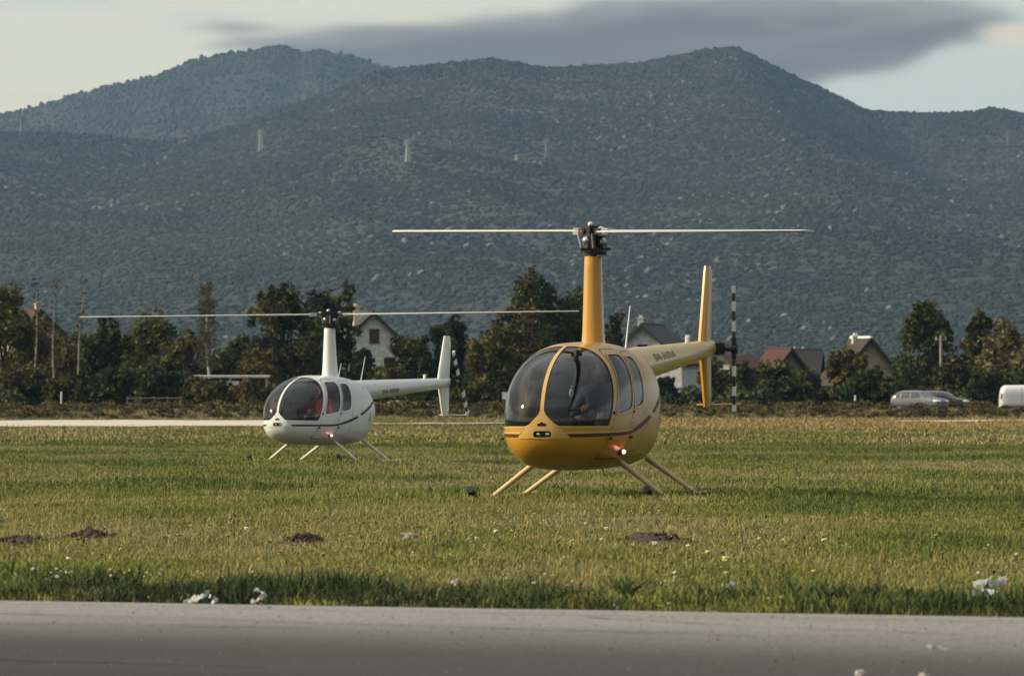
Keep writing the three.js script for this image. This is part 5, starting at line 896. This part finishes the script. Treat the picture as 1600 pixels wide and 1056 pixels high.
gable('house', 1360, 529, 745, 0.26, 5.0, 5.2, 4, 3.0, 1.0, wallBeige, tiles(0.085, 0.06, 0.05), 'beige gabled house with a large dark overhanging roof at right', { ridge: whiteBand, more: ({ H, win, chim }) => { chim(-0.25, -3.6, H - 0.8, H + 0.2, 0.5, render(0.6, 0.6, 0.57), whiteBand); win(-0.3, H - 3.6, 0.8, 1.0); } });
{ // shed with a long pale roof edge
  const D = 694, a = at(285, 588, D), c = at(420, 588, D), w = c.x - a.x, gy = groundY((a.x + c.x) / 2, -D), H = a.y - gy, t = thing('shed', V((a.x + c.x) / 2, gy, -D));
  mesh('roof', box(w, 0.16, 4.5, 0, H, -2.2, 0, 0.015), render(0.55, 0.55, 0.5), t); mesh('back_wall', box(w - 0.4, H - 0.1, 0.15, 0, H / 2 - 0.1, -4.2), wallOlive, t);
  for (const k of [-0.48, -0.3, 0.05, 0.47]) mesh('post', box(0.14, H, 0.14, k * w, H / 2 - 0.1, -0.1), render(0.5, 0.48, 0.42), t);
  mesh('panel', box(0.7, 0.8, 0.06, -0.34 * w, H * 0.72, -0.2), whiteBand, t); mesh('panel', box(1.0, 0.5, 0.06, 0.08 * w, H * 0.78, -0.2), whiteBand, t); tag(t, 'open shed with a long flat pale roof left of the white helicopter', 'shed');
}
{ // rail fence
  const D = 676, a = at(198, HORIZON, D), c = at(282, HORIZON, D), n = 5, t = thing('rail_fence', V(0, 0, 0)), wood = mat(0.20, 0.15, 0.12, 0.95), gy = (x) => groundY(x, -D); t.position.set((a.x + c.x) / 2, gy((a.x + c.x) / 2), -D);
  for (let i = 0; i < n; i++) { const x = lerp(a.x, c.x, i / (n - 1)) - t.position.x; mesh('post', box(0.12, 1.15, 0.12, x, 0.5, 0), wood, t); if (i) { const x0 = lerp(a.x, c.x, (i - 1) / (n - 1)) - t.position.x; for (const y of [0.5, 0.92]) mesh('rail', bar(V(x0, y, 0.08), V(x, y + 0.03, 0.08), 0.045, 0.045, 6), wood, t); } }
  tag(t, 'low wooden rail fence below the dark bushes at left', 'fence');
}
for (const [px, y0, y1, D, label] of [[95, 622, 646, 680, 'white marker post standing between the bare poplars'], [1337, 616, 634, 672, 'white marker post left of the silver car']]) { const p = at(px, y1, D), h = (y1 - y0) / F * D; p.y = groundY(p.x, -D); const t = thing('marker_post', p); mesh('post', bar(V(0, -0.1, 0), V(0, h + 0.25, 0), 0.08, 0.07, 10), wallGrey, t); mesh('cap', ball(0.08, 0, h + 0.25, 0, 1, 0.5, 1), wallGrey, t); tag(t, label, 'post'); }
{ const D = 676, p = at(791, 640, D); p.y = groundY(p.x, -D); const t = thing('utility_cabinet', p), h = at(791, 614, D).y - p.y; mesh('cabinet', box(0.62, 0.85, 0.4, 0, h - 0.42, 0), whiteBand, t); mesh('lid', box(0.7, 0.07, 0.48, 0, h + 0.03, 0), whiteBand, t); mesh('plinth', box(0.5, h - 0.8, 0.34, 0, (h - 0.85) / 2, 0), barkGrey, t); tag(t, 'small white cabinet just left of the yellow windshield', 'cabinet'); }
{ const D = 672, p = at(616, 643, D); p.y = groundY(p.x, -D); tag(mesh('boulder', lump(77, 2, 0.4).scale(0.55, 0.55, 0.4).translate(0, 0.35, 0), mat(0.42, 0.43, 0.42, 0.9), scene), 'pale boulder under the white tail boom', 'boulder').position.copy(p); }
{ // utility pole and its wires
  const D = 700, p = at(1471, HORIZON, D); p.y = groundY(p.x, -D); const H = at(1471, 524, D).y - p.y, t = thing('utility_pole', p), wood = mat(0.28, 0.25, 0.21, 0.95);
  mesh('pole', bar(V(0, -0.3, 0), V(0, H, 0), 0.16, 0.11, 10), wood, t); mesh('crossarm', box(0.9, 0.1, 0.1, 0, H - 0.35, 0), wood, t);
  for (const k of [-0.38, 0.38]) { mesh('insulator', bar(V(k, H - 0.3, 0), V(k, H - 0.12, 0), 0.04, 0.03, 8), whiteBand, t); const c = new THREE.CatmullRomCurve3([V(k, H - 0.14, 0), V(k + 3.5, H - 0.9, -2), V(k + 7.5, H - 1.25, -4), V(k + 16, H - 0.4, -9)]); mesh('wire', new THREE.TubeGeometry(c, 30, 0.012, 5), darkTrim, t); }
  tag(t, 'wooden utility pole in front of the tall pointed tree at right', 'pole');
}
// ------------------------------------------------------------------ vehicles on the road behind
function carSkins(topX, topY, L, wHalf, tumble) {
  const top = pchip(topX, topY), xs = []; for (let i = 0; i <= 90; i++) xs.push(-L / 2 + L * (0.5 - 0.5 * Math.cos(Math.PI * i / 90)) * 1);
  const sec = (x) => { const e = Math.max(0, 1 - Math.pow(Math.abs(x) / (L / 2 + 0.001), 9)), w = wHalf * (0.8 + 0.2 * Math.pow(e, 0.4)); return { top: Math.max(0.5, top(x)), bot: 0.24, w: Math.abs(x) > L / 2 - 0.002 ? 0.02 : w, yc: 0.66, nt: 4.5, nb: 5, tumble: tumble * clamp((top(x) - 0.9) / 0.5) }; };
  return loft(xs, sec, 96);
}
const tyre = mat(0.015, 0.015, 0.015, 0.9), rimM = mat(0.10, 0.10, 0.105, 0.5, { metalness: 0.6 }), carGlass = mat(0.012, 0.016, 0.018, 0.05, { clearcoat: 1 }), lens = mat(0.75, 0.78, 0.78, 0.1, { clearcoat: 1 }), tail = mat(0.30, 0.01, 0.01, 0.2);
function vehicle(name, pos, turn, T, paint, parts, wb, label, category) {
  const t = thing(name, pos, turn); let rest = T, a; for (const [n, m, f, lift] of parts) { [a, rest] = cut(rest, f); if (a.length) mesh(n, skinGeo(a, lift ?? 0), m, t); }
  mesh('body', skinGeo(rest), paint, t);
  for (const x of [-wb / 2, wb / 2]) for (const s of [-1, 1]) { const w = mesh('wheel', (() => { const g = new THREE.TorusGeometry(0.235, 0.085, 10, 24); g.translate(x, 0.32, s * 0.76); return g; })(), tyre, t); mesh('rim', (() => { const g = new THREE.CylinderGeometry(0.19, 0.19, 0.14, 18); g.rotateX(Math.PI / 2); g.translate(x, 0.32, s * 0.76); return g; })(), rimM, w); }
  return tag(t, label, category);
}
const hatchT = carSkins([-2.15, -2.1, -1.9, -1.55, -1.2, -0.3, 0.3, 0.75, 1.15, 1.6, 2.0, 2.12, 2.15], [0.8, 1.0, 1.22, 1.44, 1.50, 1.51, 1.44, 1.22, 1.0, 0.93, 0.80, 0.68, 0.6], 4.3, 0.89, 0.22);
const hatchParts = [['windshield', carGlass, (x, y, z) => region(0.05, 0.36 + (1.42 - y) * 1.0 - x, y - 1.40, 0.99 - y, Math.abs(z) - 0.66, x - 1.35), 0.003], ['rear_window', carGlass, (x, y, z) => region(0.05, x + 1.62, y - 1.42, 1.02 - y, Math.abs(z) - 0.6), 0.003],
  ...[[1, 'side_window', -0.28, 0.62], [1, 'side_window', -1.12, -0.34], [1, 'side_window', -1.72, -1.2], [-1, 'side_window', -0.28, 0.62], [-1, 'side_window', -1.12, -0.34], [-1, 'side_window', -1.72, -1.2]].map(([s, n, x0, x1]) => [n, carGlass, (x, y, z) => region(0.05, x0 - x + Math.max(0, y - 1.1) * (x0 < -1.5 ? 0.7 : 0.05), x - x1 + Math.max(0, y - 1.0) * (x1 > 0.5 ? 0.8 : 0.05), 0.97 - y, y - 1.385, 0.3 - s * z), 0.003]),
  ...[1, -1].map((s) => ['headlamp', lens, (x, y, z) => region(0.04, 1.72 - x, 0.66 - y, y - 0.80, 0.36 - s * z), 0.004]), ...[1, -1].map((s) => ['tail_lamp', tail, (x, y, z) => region(0.04, x + 1.98, 0.82 - y, y - 1.0, 0.45 - s * z), 0.004]), ['grille', black, (x, y, z) => region(0.03, 1.95 - x, 0.42 - y, y - 0.60, Math.abs(z) - 0.5), -0.01], ['sill', black, (x, y, z) => region(0.02, y - 0.30, Math.abs(x) - 1.9, 0.4 - Math.abs(z)), 0.002]];
const silver = mat(0.10, 0.115, 0.125, 0.35, { metalness: 0.15, clearcoat: 1 }), brownCar = mat(0.07, 0.055, 0.045, 0.3, { metalness: 0.4, clearcoat: 1 }), vanWhite = mat(0.70, 0.70, 0.68, 0.35, { clearcoat: 0.5 });
const road = (px, D) => { const p = at(px, HORIZON, D); p.y = groundY(p.x, -D); return p; };
{ const p = road(1438, 640); vehicle('parked_car', p, -0.62, hatchT, silver, hatchParts, 2.6, 'silver grey hatchback with sloping rear parked at the far right', 'car'); const q = road(1472, 648); vehicle('parked_car', q, -0.15, hatchT, brownCar, hatchParts, 2.6, 'dark brown car half hidden behind the silver grey hatchback', 'car'); }
{ const T = carSkins([-2.35, -2.32, -2.2, -1.9, 0.6, 0.95, 1.45, 1.75, 2.15, 2.32, 2.35], [0.9, 1.25, 1.75, 1.92, 1.94, 1.86, 1.45, 1.15, 1.0, 0.82, 0.7], 4.7, 0.93, 0.12), p = road(1611, 648);
  vehicle('parked_van', p, 0.05, T, vanWhite, [['side_window', carGlass, (x, y, z) => region(0.05, 0.35 - x, x - 1.2 + Math.max(0, y - 1.2) * 0.7, 1.2 - y, y - 1.72, 0.3 - z), 0.003], ['side_window', carGlass, (x, y, z) => region(0.05, 0.35 - x, x - 1.2 + Math.max(0, y - 1.2) * 0.7, 1.2 - y, y - 1.72, 0.3 + z), 0.003], ['windshield', carGlass, (x, y, z) => region(0.05, 1.05 + (1.8 - y) * 0.9 - x, y - 1.78, 1.2 - y, Math.abs(z) - 0.72, x - 1.9), 0.003], ['door_seam', darkTrim, (x, y, z) => Math.max(Math.min(Math.max(Math.abs(x + 0.75) - 0.03, 0.5 - y, y - 1.78), Math.max(Math.abs(x - 0.24) - 0.02, 0.5 - y), Math.max(Math.abs(y - 1.12) - 0.02, Math.abs(x + 0.25) - 0.5)), 0.3 - Math.abs(z)), -0.006], ...[1, -1].map((s) => ['headlamp', lens, (x, y, z) => region(0.04, 1.95 - x, 0.7 - y, y - 0.92, 0.4 - s * z), 0.004]), ...[1, -1].map((s) => ['tail_lamp', tail, (x, y, z) => region(0.04, x + 2.22, 0.85 - y, y - 1.3, 0.62 - s * z), 0.004])], 2.8, 'white van at the right picture edge, standing under the tan trees', 'van'); }
renderer.render(scene, camera);
